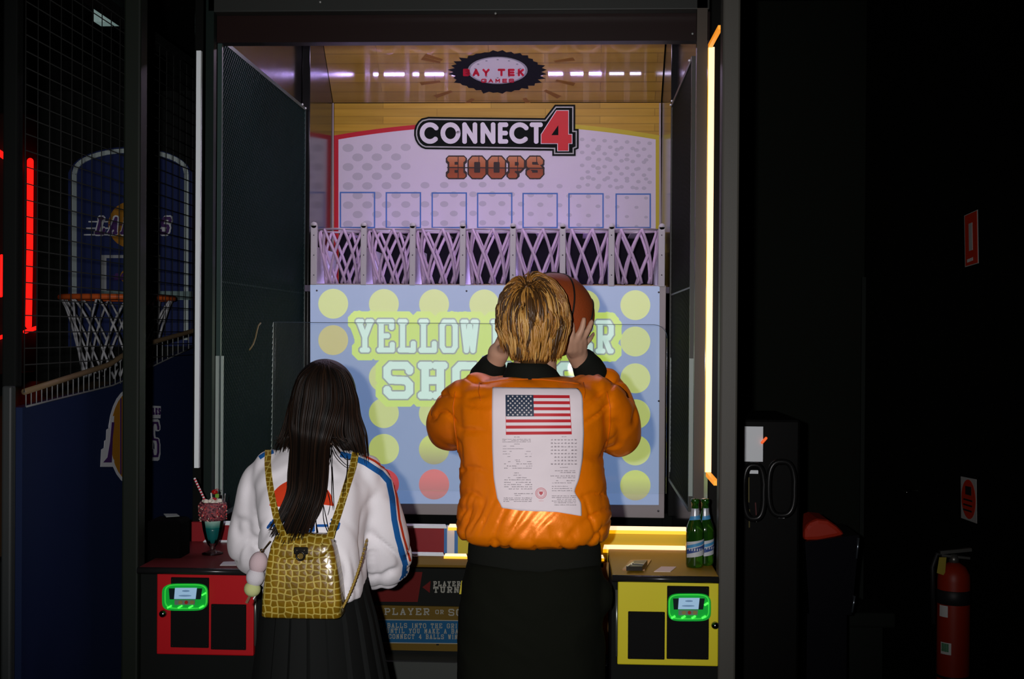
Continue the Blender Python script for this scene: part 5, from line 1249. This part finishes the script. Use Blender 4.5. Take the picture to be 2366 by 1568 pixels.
# hair -------------------------------------------------------------------
def hair_mat(name, col, rough=.38): return mat(name, col, rough, spec=.45, bump=(40, .05, .001))
HG = [hair_mat('golden_hair', (.46, .22, .045)), hair_mat('copper_hair', (.30, .125, .022)), hair_mat('dark_blond_root', (.075, .034, .010)), hair_mat('pale_gold_hair', (.60, .34, .095))]
cap = MB(); cap.ball(hc + V((0, -.006, .006)), 1, 28, scale=(.077, .098, .101), rot=Mh); limb(cap, [(at(1232, 745, 3.185), .068), (at(1233, 785, 3.185), .054), (at(1235, 818, 3.195), .045)])
hair = remesh(cap, 'hair', HG[2], man, .006, 4)
fr = random.Random(9); crown = hc + Mh @ V((-.012, -.055, .085))
hs = MB()
ctr = hc + V((0, -.008, 0))
def scalp(dirv, lift): return ctr + V((dirv.x * (.080 + lift), dirv.y * (.103 + lift), dirv.z * (.104 + lift)))
cd = (crown - ctr); cd = V((cd.x / .086, cd.y / .103, cd.z / .104)).normalized()
nclump = 0
while nclump < 230:
    sd = V((fr.gauss(0, 1), fr.gauss(0, 1), fr.gauss(0, 1))).normalized()
    if sd.z < -.55 or (sd.y > .55 and sd.z < .25) or (sd.y > .1 and sd.z < -.1 and abs(sd.x) < .9): continue
    nclump += 1
    tj = V((fr.gauss(0, .42), fr.gauss(0, .42), fr.gauss(0, .22))); L0 = fr.uniform(.055, .115); sway0 = fr.uniform(-1, 1) * .55; lift1 = fr.uniform(.002, .014)
    root = sd.angle(cd) < .5
    base_mi = fr.choice((2, 2, 2, 1)) if root and fr.random() < .6 else fr.choice((0, 0, 1, 3, 3, 0, 1, 0, 2))
    for _s in range(15):
        d = (sd + V((fr.gauss(0, .07), fr.gauss(0, .07), fr.gauss(0, .07)))).normalized()
        tan = (d - cd * d.dot(cd)); tan = tan.normalized() if tan.length > 1e-3 else V((0, -1, 0))
        tan += tj + V((fr.gauss(0, .08), fr.gauss(0, .08), fr.gauss(0, .05)))
        L = L0 * fr.uniform(.85, 1.1); n = 7; p = scalp(d, .0); lift0 = lift1 * fr.uniform(.6, 1.2); pts = [p - (p - ctr) * .05]; cur = d.copy()
        sway = sway0 + fr.uniform(-.1, .1); tail = None
        for k in range(1, n + 1):
            t = k / n; down = V((0, 0, -1)); down -= cur * down.dot(cur)
            g = tan * (1 - t) * .9 + down * (.35 + 1.25 * t) + cur.cross(V((0, 0, 1))) * sway * math.sin(t * 4)
            step = g.normalized() * (L / n)
            if pts[-1].z < hc.z - .022 or tail:      # free ends hang down and close on the nape
                tail = True; inward = V((hc.x + .004 - pts[-1].x, 0, 0)) * .75 + V((0, .20 * max(0, hc.z - .06 - pts[-1].z) + .012, 0))
                q = pts[-1] + (V((0, 0, -1)) + inward * 6.0 + V((sway * .35, 0, 0))).normalized() * (L / n)
            else:
                cur = V((cur.x + step.x / .084, cur.y + step.y / .105, cur.z + step.z / .106)).normalized(); q = scalp(cur, lift0 * math.sin(min(1, t * 1.3) * 2.2) + .003)
            if q.z < at(1230, 836 + fr.uniform(-6, 3), 3.15).z: break
            pts.append(q)
        if len(pts) < 4: continue
        m = len(pts); r0 = fr.uniform(.0011, .0025)
        mi = base_mi if fr.random() < .8 else fr.choice((0, 1, 2, 3))
        hs.tube(pts, [r0 * (.6 + .9 * math.sin(math.pi * min(1, (k + .4) / m * .75))) * (1 if k < m - 1 else .18) for k in range(m)], 5, mi, flat=.5)
hs.build('hair_locks', HG, hair, fix=False)
# the ball ----------------------------------------------------------------
b = MB(); b.ball(BALL_C, BALL_R, 56); m = mat('brown_orange_rubber', (.30, .055, .012), .55, spec=.3, bump=(260, .5, .002))
ballo = b.build('basketball', m, None, org=BALL_C); tag(ballo, 'brown-orange basketball with black seams held up beside the blond head', 'basketball')
b = MB(); Rb = Matrix.Rotation(R_(28), 3, 'Z') @ Matrix.Rotation(R_(14), 3, 'Y')
def ballring(f, n=64): b.tube([BALL_C + Rb @ (V(f(2 * math.pi * k / n)).normalized() * BALL_R * 1.001) for k in range(n)], .0026, 8, closed=True)
ballring(lambda a: (math.cos(a), 0, math.sin(a))); ballring(lambda a: (0, math.cos(a), math.sin(a)))
for s in (-1, 1):
    ballring(lambda a, s=s: (s * (.62 + .0 * math.cos(a)), math.cos(a) * .78, math.sin(a) * .5 + .0))
b.build('seam', mat('black_ball_seam', (.012, .008, .006), .6), ballo)
# ------------------------------------------------------------------ the one with the long dark hair
girl = empty('person', (-.615, 3.05, 0), 'person with long dark hair in white sweatshirt with blue sleeve stripe, leaning on the console', 'person')
gb = MB(); gc = at(752, 916, 3.17); Mg = Matrix.Rotation(R_(-4), 3, 'Z') @ Matrix.Rotation(R_(-16), 3, 'X')
Lg = head_shapes(gb, gc, Mg, .93)
limb(gb, dense([(at(748, 985, 3.14), .048), (at(738, 1020, 3.12), .050), (at(732, 1060, 3.11), .062)]))
gr = [(1372, 612, 848, 3.02, .120), (1340, 602, 853, 3.02, .134), (1290, 602, 850, 3.02, .134), (1230, 600, 848, 3.04, .128), (1170, 592, 858, 3.06, .124), (1120, 590, 866, 3.08, .116), (1085, 600, 856, 3.09, .106), (1062, 622, 836, 3.10, .094), (1042, 645, 808, 3.11, .078)]
gb.loft([add_ring(y, l + 26, r - 26, Y, ry * .72) for y, l, r, Y, ry in [(1470, 600, 860, 3.02, .13)] + gr], 32)
aL = [(at(628, 1092, 3.10), .040), (at(604, 1180, 3.15), .038), (at(588, 1268, 3.21), .032), (at(650, 1302, 3.33), .030), (at(706, 1296, 3.41), .022), (at(722, 1292, 3.43), .024)]
aR = [(at(830, 1092, 3.10), .040), (at(866, 1190, 3.13), .038), (at(882, 1296, 3.19), .032), (at(838, 1306, 3.32), .030), (at(790, 1298, 3.41), .022), (at(774, 1294, 3.43), .024)]
for A, s in ((aL, 1), (aR, -1)):
    limb(gb, dense(A)); w = A[-1][0]
    for k in range(4):
        o0 = V((s * .012, .018, .016 - .011 * k)); limb(gb, dense([(w + o0 * .5, .010), (w + o0 + V((s * .012, .012, 0)), .009), (w + o0 + V((s * .030, .020, -.006)), .0078), (w + o0 + V((s * (.046 - .004 * abs(k - 1)), .016, -.014)), .0065)]), 12)
    limb(gb, dense([(w + V((s * .004, .0, .014)), .011), (w + V((s * .022, -.008, .022)), .009), (w + V((s * .038, -.004, .018)), .007)]), 12)
for sx in (-1, 1):
    x0 = -.615 + sx * .07
    limb(gb, dense([(V((x0, 3.02, .80)), .066), (V((x0, 3.03, .46)), .05), (V((x0, 3.02, .09)), .036), (V((x0, 3.0, .05)), .034)])); limb(gb, [(V((x0, 3.0, .042)), .034), (V((x0 + sx * .01, 3.13, .03)), .028)])
gbody = remesh(gb, 'body', mat('fair_skin', (.58, .36, .27), .5, spec=.3), girl, .0045, 5)
face_parts(Lg, Mg, girl, mat('lip_pink', (.42, .13, .13), .4))
# sweatshirt
M_sw_ = mat('white_fleece', (.80, .77, .80), .85, spec=.1, sheen=.15, bump=(420, .18, .0015))
sw = MB(); sw.loft([add_ring(*r) for r in gr], 56, sq=2.3)
limb(sw, dense([(at(628, 1092, 3.10), .060), (at(612, 1130, 3.12), .066), (at(602, 1190, 3.155), .069), (at(593, 1245, 3.19), .072), (at(598, 1272, 3.23), .070), (at(640, 1298, 3.33), .058), (at(690, 1298, 3.40), .040)]))
limb(sw, dense([(at(830, 1092, 3.10), .060), (at(848, 1130, 3.115), .066), (at(866, 1190, 3.13), .070), (at(881, 1262, 3.16), .073), (at(886, 1298, 3.21), .072), (at(845, 1308, 3.32), .058), (at(800, 1300, 3.40), .040)]))
sw.loft([add_ring(y, l, r, Y, ry) for y, l, r, Y, ry in ((1062, 640, 800, 3.105, .080), (1040, 648, 788, 3.11, .070), (1022, 658, 776, 3.115, .062), (1012, 664, 768, 3.118, .058))], 40)
def sdisp(c, n):
    x = c.x + .655; arm = min(1, max(0, (abs(x) - .125) / .04)); w = V((nz(c, 4), nz(c + V((3, 1, 2)), 4), nz(c + V((7, 5, 1)), 4))) * .05; q = c + w; low = min(1, max(0, (1.17 - c.z) / .1))
    sg = 1 if x > 0 else -1
    n1 = nz(V((q.x * 10, q.y * 8, q.z * 5))); n3 = nz(V((q.x * 7 + q.z * 4 * sg, q.y * 8, q.z * 9 + 3))); n4 = nz(V((q.x * 6 + q.z * 6 * sg, q.y * 6, q.z * 13)))
    arms = abs(abs(x) - .145 - .06 * max(0, 1.25 - c.z))
    d = .001 * nz(c, 25) + arm * (.008 * crease(n3, .10) + .005 * n3) * (.7 + low * .6) + (1 - arm) * (.005 * crease(n1, .12) + .004 * n1 + low * (.008 * crease(n4, .1) + .006 * n4))
    return d - .006 * math.exp(-(arms / .014) ** 2) * (1 if c.z < 1.3 else 0)
shirt = remesh(sw, 'sweatshirt', M_sw_, girl, .007, 7, sdisp)
bs = bvh_of(shirt)
def ribbon(b, path, w, bv, lift, mi=0, step=6):
    P = []
    for (a, c), (d, e) in zip(path, path[1:]):
        n = max(1, int(math.hypot(d - a, e - c) / step)); P += [(a + (d - a) * k / n, c + (e - c) * k / n) for k in range(n)]
    P.append(path[-1]); rows = []; K = 4
    for i, (x, y) in enumerate(P):
        x0, y0 = P[max(0, i - 1)]; x1, y1 = P[min(len(P) - 1, i + 1)]; L = math.hypot(x1 - x0, y1 - y0) or 1; nx, ny = -(y1 - y0) / L, (x1 - x0) / L
        rows.append([hit(bv, x + nx * w * (k / K - .5), y + ny * w * (k / K - .5), lift) for k in range(K + 1)])
    for r0, r1 in zip(rows, rows[1:]):
        for k in range(K):
            q = [r0[k], r0[k + 1], r1[k + 1], r1[k]]
            if all(q) and max((q[i] - q[(i + 1) % 4]).length for i in range(4)) < .03: b.add(q, [(0, 1, 2, 3)], mi, True)
b = MB(); ribbon(b, [(786, 1050), (815, 1057), (845, 1070), (880, 1093), (897, 1112), (905, 1150), (910, 1200), (918, 1240), (928, 1275), (936, 1305), (933, 1330), (922, 1352)], 13, bs, .0016)
b.build('blue_stripe', mat('stripe_blue', (.012, .11, .36), .8, spec=.1), shirt, fix=False); b = MB(); ribbon(b, [(600, 1058), (612, 1050), (632, 1044)], 9, bs, .0016)
b.build('blue_stripe', mat('stripe_blue', (.012, .11, .36), .8, spec=.1), shirt, fix=False)
b = MB(); ribbon(b, [(838, 1052), (866, 1066), (893, 1086), (908, 1108), (916, 1150), (922, 1200), (931, 1238), (940, 1270), (947, 1296)], 5, bs, .0016); b.build('red_stripe', mat('stripe_red', (.55, .05, .015), .8, spec=.1), shirt, fix=False)
# chest-size print on the back: red dome and blue characters
def shape_on(b, pts, bv, lift, mi=0):
    cx = sum(p[0] for p in pts) / len(pts); cy = sum(p[1] for p in pts) / len(pts); h = [hit(bv, x, y, lift) for x, y in pts]; c = hit(bv, cx, cy, lift)
    if c and all(h): b.add([c] + h, [(0, 1 + k, 1 + (k + 1) % len(h)) for k in range(len(h))], mi, True)
b = MB()
def dome_y(x): u = (x - 697) / 74; return 1168 - 62 * math.sqrt(max(0, 1 - u * u))
for k in range(24):
    x0, x1 = 623 + k * 148 / 24, 623 + (k + 1) * 148 / 24
    for j in range(6):
        g = lambda x, t: dome_y(x) + (1168 + 3 * math.sin((x - 623) * .045) - dome_y(x)) * t
        q = [hit(bs, x0, g(x0, j / 6), .0016), hit(bs, x1, g(x1, j / 6), .0016), hit(bs, x1, g(x1, (j + 1) / 6), .0016), hit(bs, x0, g(x0, (j + 1) / 6), .0016)]
        if all(q): b.add(q, [(0, 1, 2, 3)], 0, True)
b.build('red_print', mat('print_red', (.60, .045, .012), .8, spec=.1), shirt, fix=False)
b = MB()
for i, g in enumerate(('PE', 'PU', 'SI', 'KO', 'BAR', 'RA')):
    for p in text_polys([g], 617 + i * 28.8, 1197, 617 + i * 28.8 + 25, 1231, 6.2, slab=False):
        k = len(p)
        shape_on(b, p, bs, .0018)
b.build('blue_lettering', mat('print_blue', (.012, .09, .34), .8, spec=.1), shirt, fix=False)
# skirt
M_sk = mat('black_pleated_cloth', (.006, .0068, .0065), .8, spec=.12)
b = MB(); rings = []; sides = 200; vs = []
prof = [(1335, 616, 848, .112), (1360, 610, 852, .118), (1420, 602, 868, .135), (1500, 594, 884, .155), (1568, 586, 898, .172), (1700, 572, 920, .195), (1840, 560, 940, .215)]
for (y, l, r, ry) in prof:
    x_, Y_, z_, rx, _ = add_ring(y, l, r, 3.03, ry)
    for k in range(sides):
        a = 2 * math.pi * k / sides; ph = (k % 10) / 10; pl = (1 - ph) if ph > .18 else ph / .18 * .82; rr = 1 + (.055 * pl - .03) * min(1, (y - 1330) / 60)
        vs.append((x_ + rx * rr * math.cos(a), Y_ + ry * rr * math.sin(a), z_))
nR = len(prof)
b.add(vs, [(i * sides + k, i * sides + (k + 1) % sides, (i + 1) * sides + (k + 1) % sides, (i + 1) * sides + k) for i in range(nR - 1) for k in range(sides)] + [list(range(sides))], 0, False)
skirt = b.build('skirt', M_sk, girl)
for sx in (-1, 1):
    x0 = -.615 + sx * .07; b = MB(); b.ball((x0 + sx * .008, 3.07, .045), 1, 24, scale=(.045, .12, .045)); b.ball((x0, 3.0, .065), 1, 20, scale=(.042, .055, .055)); b.bbox((x0 - .045, 2.95, 0), (x0 + .047, 3.19, .026), .012); b.build('shoe', M_shoe, girl)
# ------------------------------------------------------------------ backpack
bag = empty('backpack', at(700, 1420, 2.93), 'small mustard crocodile-pattern backpack worn on the white sweatshirt', 'backpack')
def croc(name, scale):
    m = mat(name, (.3, .2, .02), .28, spec=.5, coat=.35); nt = m.node_tree; p = nt.nodes['Principled BSDF']; tc = nt.nodes.new('ShaderNodeTexCoord'); mp = nt.nodes.new('ShaderNodeMapping'); mp.inputs['Scale'].default_value = (1.0, 1.0, 1.12)
    sxyz = nt.nodes.new('ShaderNodeSeparateXYZ'); cxyz = nt.nodes.new('ShaderNodeCombineXYZ')
    n2 = nt.nodes.new('ShaderNodeTexNoise'); n2.inputs['Scale'].default_value = 16; ad = nt.nodes.new('ShaderNodeVectorMath'); ad.operation = 'MULTIPLY_ADD'; ad.inputs[1].default_value = (.008, .008, .008)
    v = nt.nodes.new('ShaderNodeTexVoronoi'); v.feature = 'DISTANCE_TO_EDGE'; v.inputs['Scale'].default_value = scale; v.inputs['Randomness'].default_value = .42
    v2 = nt.nodes.new('ShaderNodeTexVoronoi'); v2.inputs['Scale'].default_value = scale; v2.inputs['Randomness'].default_value = .42
    r = nt.nodes.new('ShaderNodeValToRGB'); r.color_ramp.elements[0].color = (.42, .33, .075, 1); r.color_ramp.elements[1].color = (.18, .10, .004, 1); r.color_ramp.elements[0].position = .06; r.color_ramp.elements[1].position = .13
    hs_ = nt.nodes.new('ShaderNodeHueSaturation'); mr = nt.nodes.new('ShaderNodeMapRange'); mr.inputs[3].default_value = .8; mr.inputs[4].default_value = 1.25
    sx = nt.nodes.new('ShaderNodeSeparateColor'); bp = nt.nodes.new('ShaderNodeBump'); bp.inputs['Strength'].default_value = .35; bp.inputs['Distance'].default_value = .003
    nt.links.new(tc.outputs['Object'], n2.inputs['Vector']); nt.links.new(n2.outputs['Color'], ad.inputs[0]); nt.links.new(tc.outputs['Object'], ad.inputs[2]); nt.links.new(ad.outputs[0], mp.inputs[0])
    nt.links.new(mp.outputs[0], sxyz.inputs[0]); nt.links.new(sxyz.outputs['X'], cxyz.inputs['X']); nt.links.new(sxyz.outputs['Z'], cxyz.inputs['Y'])
    for vv in (v, v2): vv.voronoi_dimensions = '2D'; nt.links.new(cxyz.outputs[0], vv.inputs['Vector'])
    nt.links.new(v.outputs['Distance'], r.inputs[0]); nt.links.new(r.outputs[0], hs_.inputs['Color']); nt.links.new(v2.outputs['Color'], sx.inputs[0]); nt.links.new(sx.outputs[0], mr.inputs[0]); nt.links.new(mr.outputs[0], hs_.inputs['Value'])
    nt.links.new(hs_.outputs[0], p.inputs['Base Color']); nt.links.new(v.outputs['Distance'], bp.inputs['Height']); nt.links.new(bp.outputs[0], p.inputs['Normal'])
    return m
M_cr = croc('mustard_croc_leather', 62); M_cr2 = croc('mustard_croc_strap', 80)
YBg = 2.895
b = MB(); b.loft([add_ring(y, l, r, YBg - .002 + dy, ry) for y, l, r, ry, dy in ((1421, 613, 788, .034, 0), (1417, 610, 793, .039, 0), (1380, 612, 793, .041, 0), (1330, 617, 788, .040, 0), (1290, 623, 781, .037, .002), (1262, 630, 775, .032, .004), (1248, 635, 770, .028, .006), (1240, 640, 765, .022, .008))], 64, sq=7)
pouch = b.build('pouch', M_cr, bag)
b = MB(); b.loft([add_ring(y, l, r, YBg + .002, ry) for y, l, r, ry in ((1286, 652, 742, .0385), (1278, 630, 766, .0385), (1262, 629, 774, .036), (1246, 635, 770, .031), (1236, 640, 765, .022), (1231, 648, 758, .012))], 64, sq=6); b.build('flap', M_cr, bag)
b = MB(); b.tube([at(x, 1419 + (1 if 640 < x < 760 else 0), YBg - .036) for x in range(614, 788, 12)], .0018, 6); b.build('bottom_piping', mat('pale_mustard_piping', (.42, .32, .08), .4), bag)
M_clasp = mat('dark_bronze_clasp', (.02, .018, .015), .3, .6)
b = MB(); frect(b, 678, 1264, 711, 1281, YBg - .044, .008, r=.003); cl = b.build('clasp', M_clasp, bag)
b = MB(); c0 = at(694, 1284, YBg - .047); b.tube([c0 + V((.0095 * math.cos(2 * math.pi * k / 24), 0, .0095 * math.sin(2 * math.pi * k / 24))) for k in range(24)], .0024, 8, closed=True); b.build('clasp_ring', M_clasp, cl)
b = MB(); frect(b, 690, 1276, 700, 1292, YBg - .044, .004, r=.001); b.build('turn_lock', mat('gold_lock', (.45, .3, .08), .25, .9), cl)
for x in (686, 703):
    b = MB(); b.ball(at(x, 1271, YBg - .0445), .0018, 10); b.build('rivet', mat('bronze_rivet', (.2, .15, .08), .3, .8), cl)
def strap(path, w, th=.003, name='shoulder_strap', lift=.006):
    b = MB(); rows = []; P = []
    for (a, c, k0), (d, e, k1) in zip(path, path[1:]):
        for k in range(5): t = k / 5; P.append((a + (d - a) * t, c + (e - c) * t, k0 + (k1 - k0) * t))
    P.append(path[-1]); W_ = w / (FPX / 2.98); pts = []
    for x, y, k in P:
        h = hit(bs, x, y, lift); h = h if h else at(x, y, 3.06); pts.append(h.lerp(at(x, y, YBg - .02), k))
    for _ in range(3): pts = [pts[0]] + [(pts[i - 1] + pts[i] * 2 + pts[i + 1]) / 4 for i in range(1, len(pts) - 1)] + [pts[-1]]
    n = len(pts); vs = []
    for i, p in enumerate(pts):
        t = (pts[min(n - 1, i + 1)] - pts[max(0, i - 1)]).normalized(); vw = (p - CAM).normalized(); s = t.cross(vw).normalized() * W_ / 2; o = -vw * th / 2
        vs += [p - s + o, p + s + o, p + s - o, p - s - o]
    fs = [(4 * i + k, 4 * i + (k + 1) % 4, 4 * i + 4 + (k + 1) % 4, 4 * i + 4 + k) for i in range(n - 1) for k in range(4)] + [(3, 2, 1, 0), (4 * n - 4, 4 * n - 3, 4 * n - 2, 4 * n - 1)]
    b.add(vs, fs, 0); return b.build(name, M_cr2, bag)
strap([(620, 1044, 0), (621, 1070, 0), (625, 1110, 0), (632, 1155, 0), (640, 1195, .2), (650, 1225, .7), (657, 1240, 1)], 15)
strap([(822, 1049, 0), (815, 1075, 0), (801, 1120, 0), (787, 1165, 0), (775, 1200, .2), (766, 1228, .7), (762, 1244, 1)], 17)
b = MB(); pa = hit(bs, 846, 1246, .004) or at(846, 1246, 3.0); pts = [pa, at(836, 1290, 2.93), at(822, 1335, 2.905), at(806, 1375, 2.89), at(792, 1403, 2.885)]
pts = [p for p, r in dense([(p, 1) for p in pts], 10)]
for i in range(0, len(pts) - 1): b.tube([pts[i], pts[i + 1]], .0034 if i % 2 else .0026, 6)
b.build('side_strap', mat('mustard_cord', (.34, .23, .05), .4), bag, fix=False)
b = MB(); c0 = at(785, 1409, 2.885); b.tube([c0 + V((.007 * math.cos(2 * math.pi * k / 20), .002, .007 * math.sin(2 * math.pi * k / 20))) for k in range(20)], .0018, 8, closed=True); b.build('strap_ring', mat('pale_brass', (.5, .42, .25), .25, .9), bag)
b = MB(); b.prism([at(770, 1392, 2.868), at(790, 1402, 2.868), at(786, 1412, 2.868), at(768, 1406, 2.868)], (0, 1, 0), .008); b.build('strap_tab', M_cr2, bag)
# ------------------------------------------------------------------ plush charm hanging from the bag
ch = empty('plush_charm', at(590, 1330, 2.90), 'three-ball pink white and green plush charm on a stick hanging beside the backpack', 'keyring')
Rc = Matrix.Rotation(R_(12), 3, 'Y')
for (x, y, rx, rz, m, n_) in ((597, 1300, .0215, .027, mat('plush_pink', (.52, .40, .42), .95, spec=.05, bump=(500, .4, .002)), 'pink_ball'), (590, 1332, .0215, .024, mat('plush_white', (.55, .53, .56), .95, spec=.05, bump=(500, .4, .002)), 'white_ball'), (583, 1360, .0195, .0185, mat('plush_green', (.46, .50, .22), .95, spec=.05, bump=(500, .4, .002)), 'green_ball')):
    b = MB(); b.ball(at(x, y, 2.90), 1, 32, scale=(rx, rx * .9, rz), rot=Rc); b.build(n_, m, ch)
b = MB(); b.bar(at(579, 1374, 2.90), at(570, 1392, 2.90), .009, .006); b.build('stick', mat('brown_felt', (.16, .09, .05), .9), ch)
b = MB(); b.prism([at(588, 1376, 2.895), at(591, 1377, 2.895), at(586, 1385, 2.895), at(584, 1383, 2.895)], (0, 1, 0), .002); b.build('care_tag', mat('tag_white', (.6, .6, .58), .7), ch)
b = MB(); b.tube([at(603, 1277, 2.90), at(610, 1268, 2.89), at(624, 1250, 2.87)], .0015, 6); c0 = at(605, 1272, 2.897); b.tube([c0 + V((.004 * math.cos(2 * math.pi * k / 14), 0, .004 * math.sin(2 * math.pi * k / 14))) for k in range(14)], .0012, 6, closed=True); b.build('chain', mat('bronze_chain', (.2, .13, .06), .3, .9), ch)
# ------------------------------------------------------------------ long dark hair
HD = [mat('dark_brown_hair', (.010, .0052, .003), .5, spec=.22), mat('brown_hair', (.022, .0105, .0055), .5, spec=.22), mat('near_black_hair', (.004, .0028, .002), .5, spec=.2)]
hcap = MB(); hcap.ball(gc + V((0, -.006, .008)), 1, 28, scale=(.079, .095, .089), rot=Mg)
hcap.loft([add_ring(y, l, r, Y, ry) for y, l, r, Y, ry in ((1010, 656, 842, 3.13, .050), (985, 662, 838, 3.135, .072), (950, 668, 832, 3.15, .088), (920, 672, 828, 3.165, .092))], 36)
hcap.loft([add_ring(y, l, r, Y, ry) for y, l, r, Y, ry in ((1046, 798, 846, 3.115, .022), (1010, 775, 842, 3.12, .036), (970, 760, 832, 3.13, .05))], 24)
ghair = remesh(hcap, 'hair', HD[2], girl, .006, 6)
bg = bvh_of(ghair, shirt, pouch)
fr = random.Random(31)
def depth(px, py):
    h = hit(bg, px, py, 0); return h.y if h else None
def lock(guide, mi, r0, layer):
    P = dense([(V((x, y, 0)), 1) for x, y in guide], 8); ys = []
    for p, _ in P: ys.append(depth(p.x, p.y))
    good = [y for y in ys if y]
    if not good: return
    last = good[0]
    for i, y in enumerate(ys):
        if y is None: ys[i] = last
        last = ys[i]
    for _ in range(5): ys = [ys[0]] + [min(ys[i], (ys[i - 1] + ys[i] + ys[i + 1]) / 3) for i in range(1, len(ys) - 1)] + [ys[-1]]
    for _ in range(10): ys = [ys[0]] + [(ys[i - 1] + ys[i] + ys[i + 1]) / 3 for i in range(1, len(ys) - 1)] + [ys[-1]]
    n = len(P)
    pts = [at(p.x, p.y, y - .002 - layer * min(1, .25 + i / n * 2)) for i, ((p, _), y) in enumerate(zip(P, ys))]
    gh.tube(pts, [r0 * (.65 + .5 * math.sin(math.pi * min(.9, (i + 1) / n))) * (1 if i < n - 3 else (n - i) / 4) for i in range(n)], 5, mi, flat=.6)
gh = MB()
cm = lambda: fr.choice((0, 0, 0, 1, 2, 2))
def lerp(a, b, t): return a + (b - a) * t
for i in range(330):                             # the middle curtain down to the bag
    t = fr.random(); j = fr.gauss(0, 3)
    e = fr.random(); endy = lerp(1195, 1256, min(1, e * 1.1)) - abs(t - .55) * 40 + fr.gauss(0, 4)
    ex = lerp(668, 740, t) - (24 + 34 * (1 - t)) * max(0, (endy - 1150) / 100)
    g = [(lerp(732, 758, t) + fr.gauss(0, 3), lerp(831, 842, fr.random())), (lerp(688, 780, t), 868 + abs(t - .5) * 20), (lerp(672, 785, t) + j * .3, 930), (lerp(668, 772, t) + j * .5, 980), (lerp(672, 757, t) + j * .6, 1030), (lerp(670, 752, t) + j, 1090), (lerp(664, 746, t) + j, 1145), (ex + j, endy)]
    lock(g, cm(), fr.uniform(.0016, .0030), fr.uniform(.004, .016))
for i in range(150):                             # the part falling over the right shoulder
    t = fr.random(); j = fr.gauss(0, 2.5); endy = lerp(1026, 1056, t) + fr.gauss(0, 9)
    g = [(lerp(744, 756, t), 831 + fr.random() * 8), (lerp(772, 803, t), 860 + fr.random() * 4), (lerp(780, 826, t), 915), (lerp(772, 834, t) + j * .4, 960), (lerp(760, 848, t) + j, 1005), (lerp(782, 852, t ** .8) + j, endy)]
    lock(g, cm(), fr.uniform(.0016, .0030), fr.uniform(.002, .010))
for i in range(70):                              # the left edge, ending at the collar
    t = fr.random(); j = fr.gauss(0, 2); g = [(lerp(730, 742, t), 832 + fr.random() * 8), (lerp(688, 715, t), 868), (lerp(667, 690, t), 930), (lerp(654, 684, t) + j, 985), (lerp(644, 674, t) + j, 1012), (lerp(632, 668, t) + j, 1032 + fr.gauss(0, 10))]
    lock(g, cm(), fr.uniform(.0014, .0026), fr.uniform(.002, .008))
for g in ([(690, 1000), (676, 1060), (668, 1110), (662, 1150), (648, 1190), (626, 1212)], [(692, 1010), (682, 1090), (672, 1150), (650, 1195), (618, 1216)], [(760, 1010), (766, 1080), (770, 1140), (772, 1180)], [(765, 1020), (790, 1050), (802, 1062), (820, 1060)], [(758, 1010), (762, 1050), (756, 1110), (764, 1160), (758, 1190)], [(800, 1040), (804, 1080), (796, 1130), (790, 1180)], [(745, 1150), (752, 1200), (762, 1240), (776, 1252)], [(700, 1160), (676, 1205), (646, 1222), (620, 1222)], [(728, 1190), (735, 1235), (745, 1258)], [(762, 1012), (775, 1050), (800, 1075), (812, 1078)]):
    for k in range(2): lock([(x + fr.gauss(0, 2), y + fr.gauss(0, 2)) for x, y in g], 2, .0010, .006)
gh.build('hair_locks', HD, ghair, fix=False)
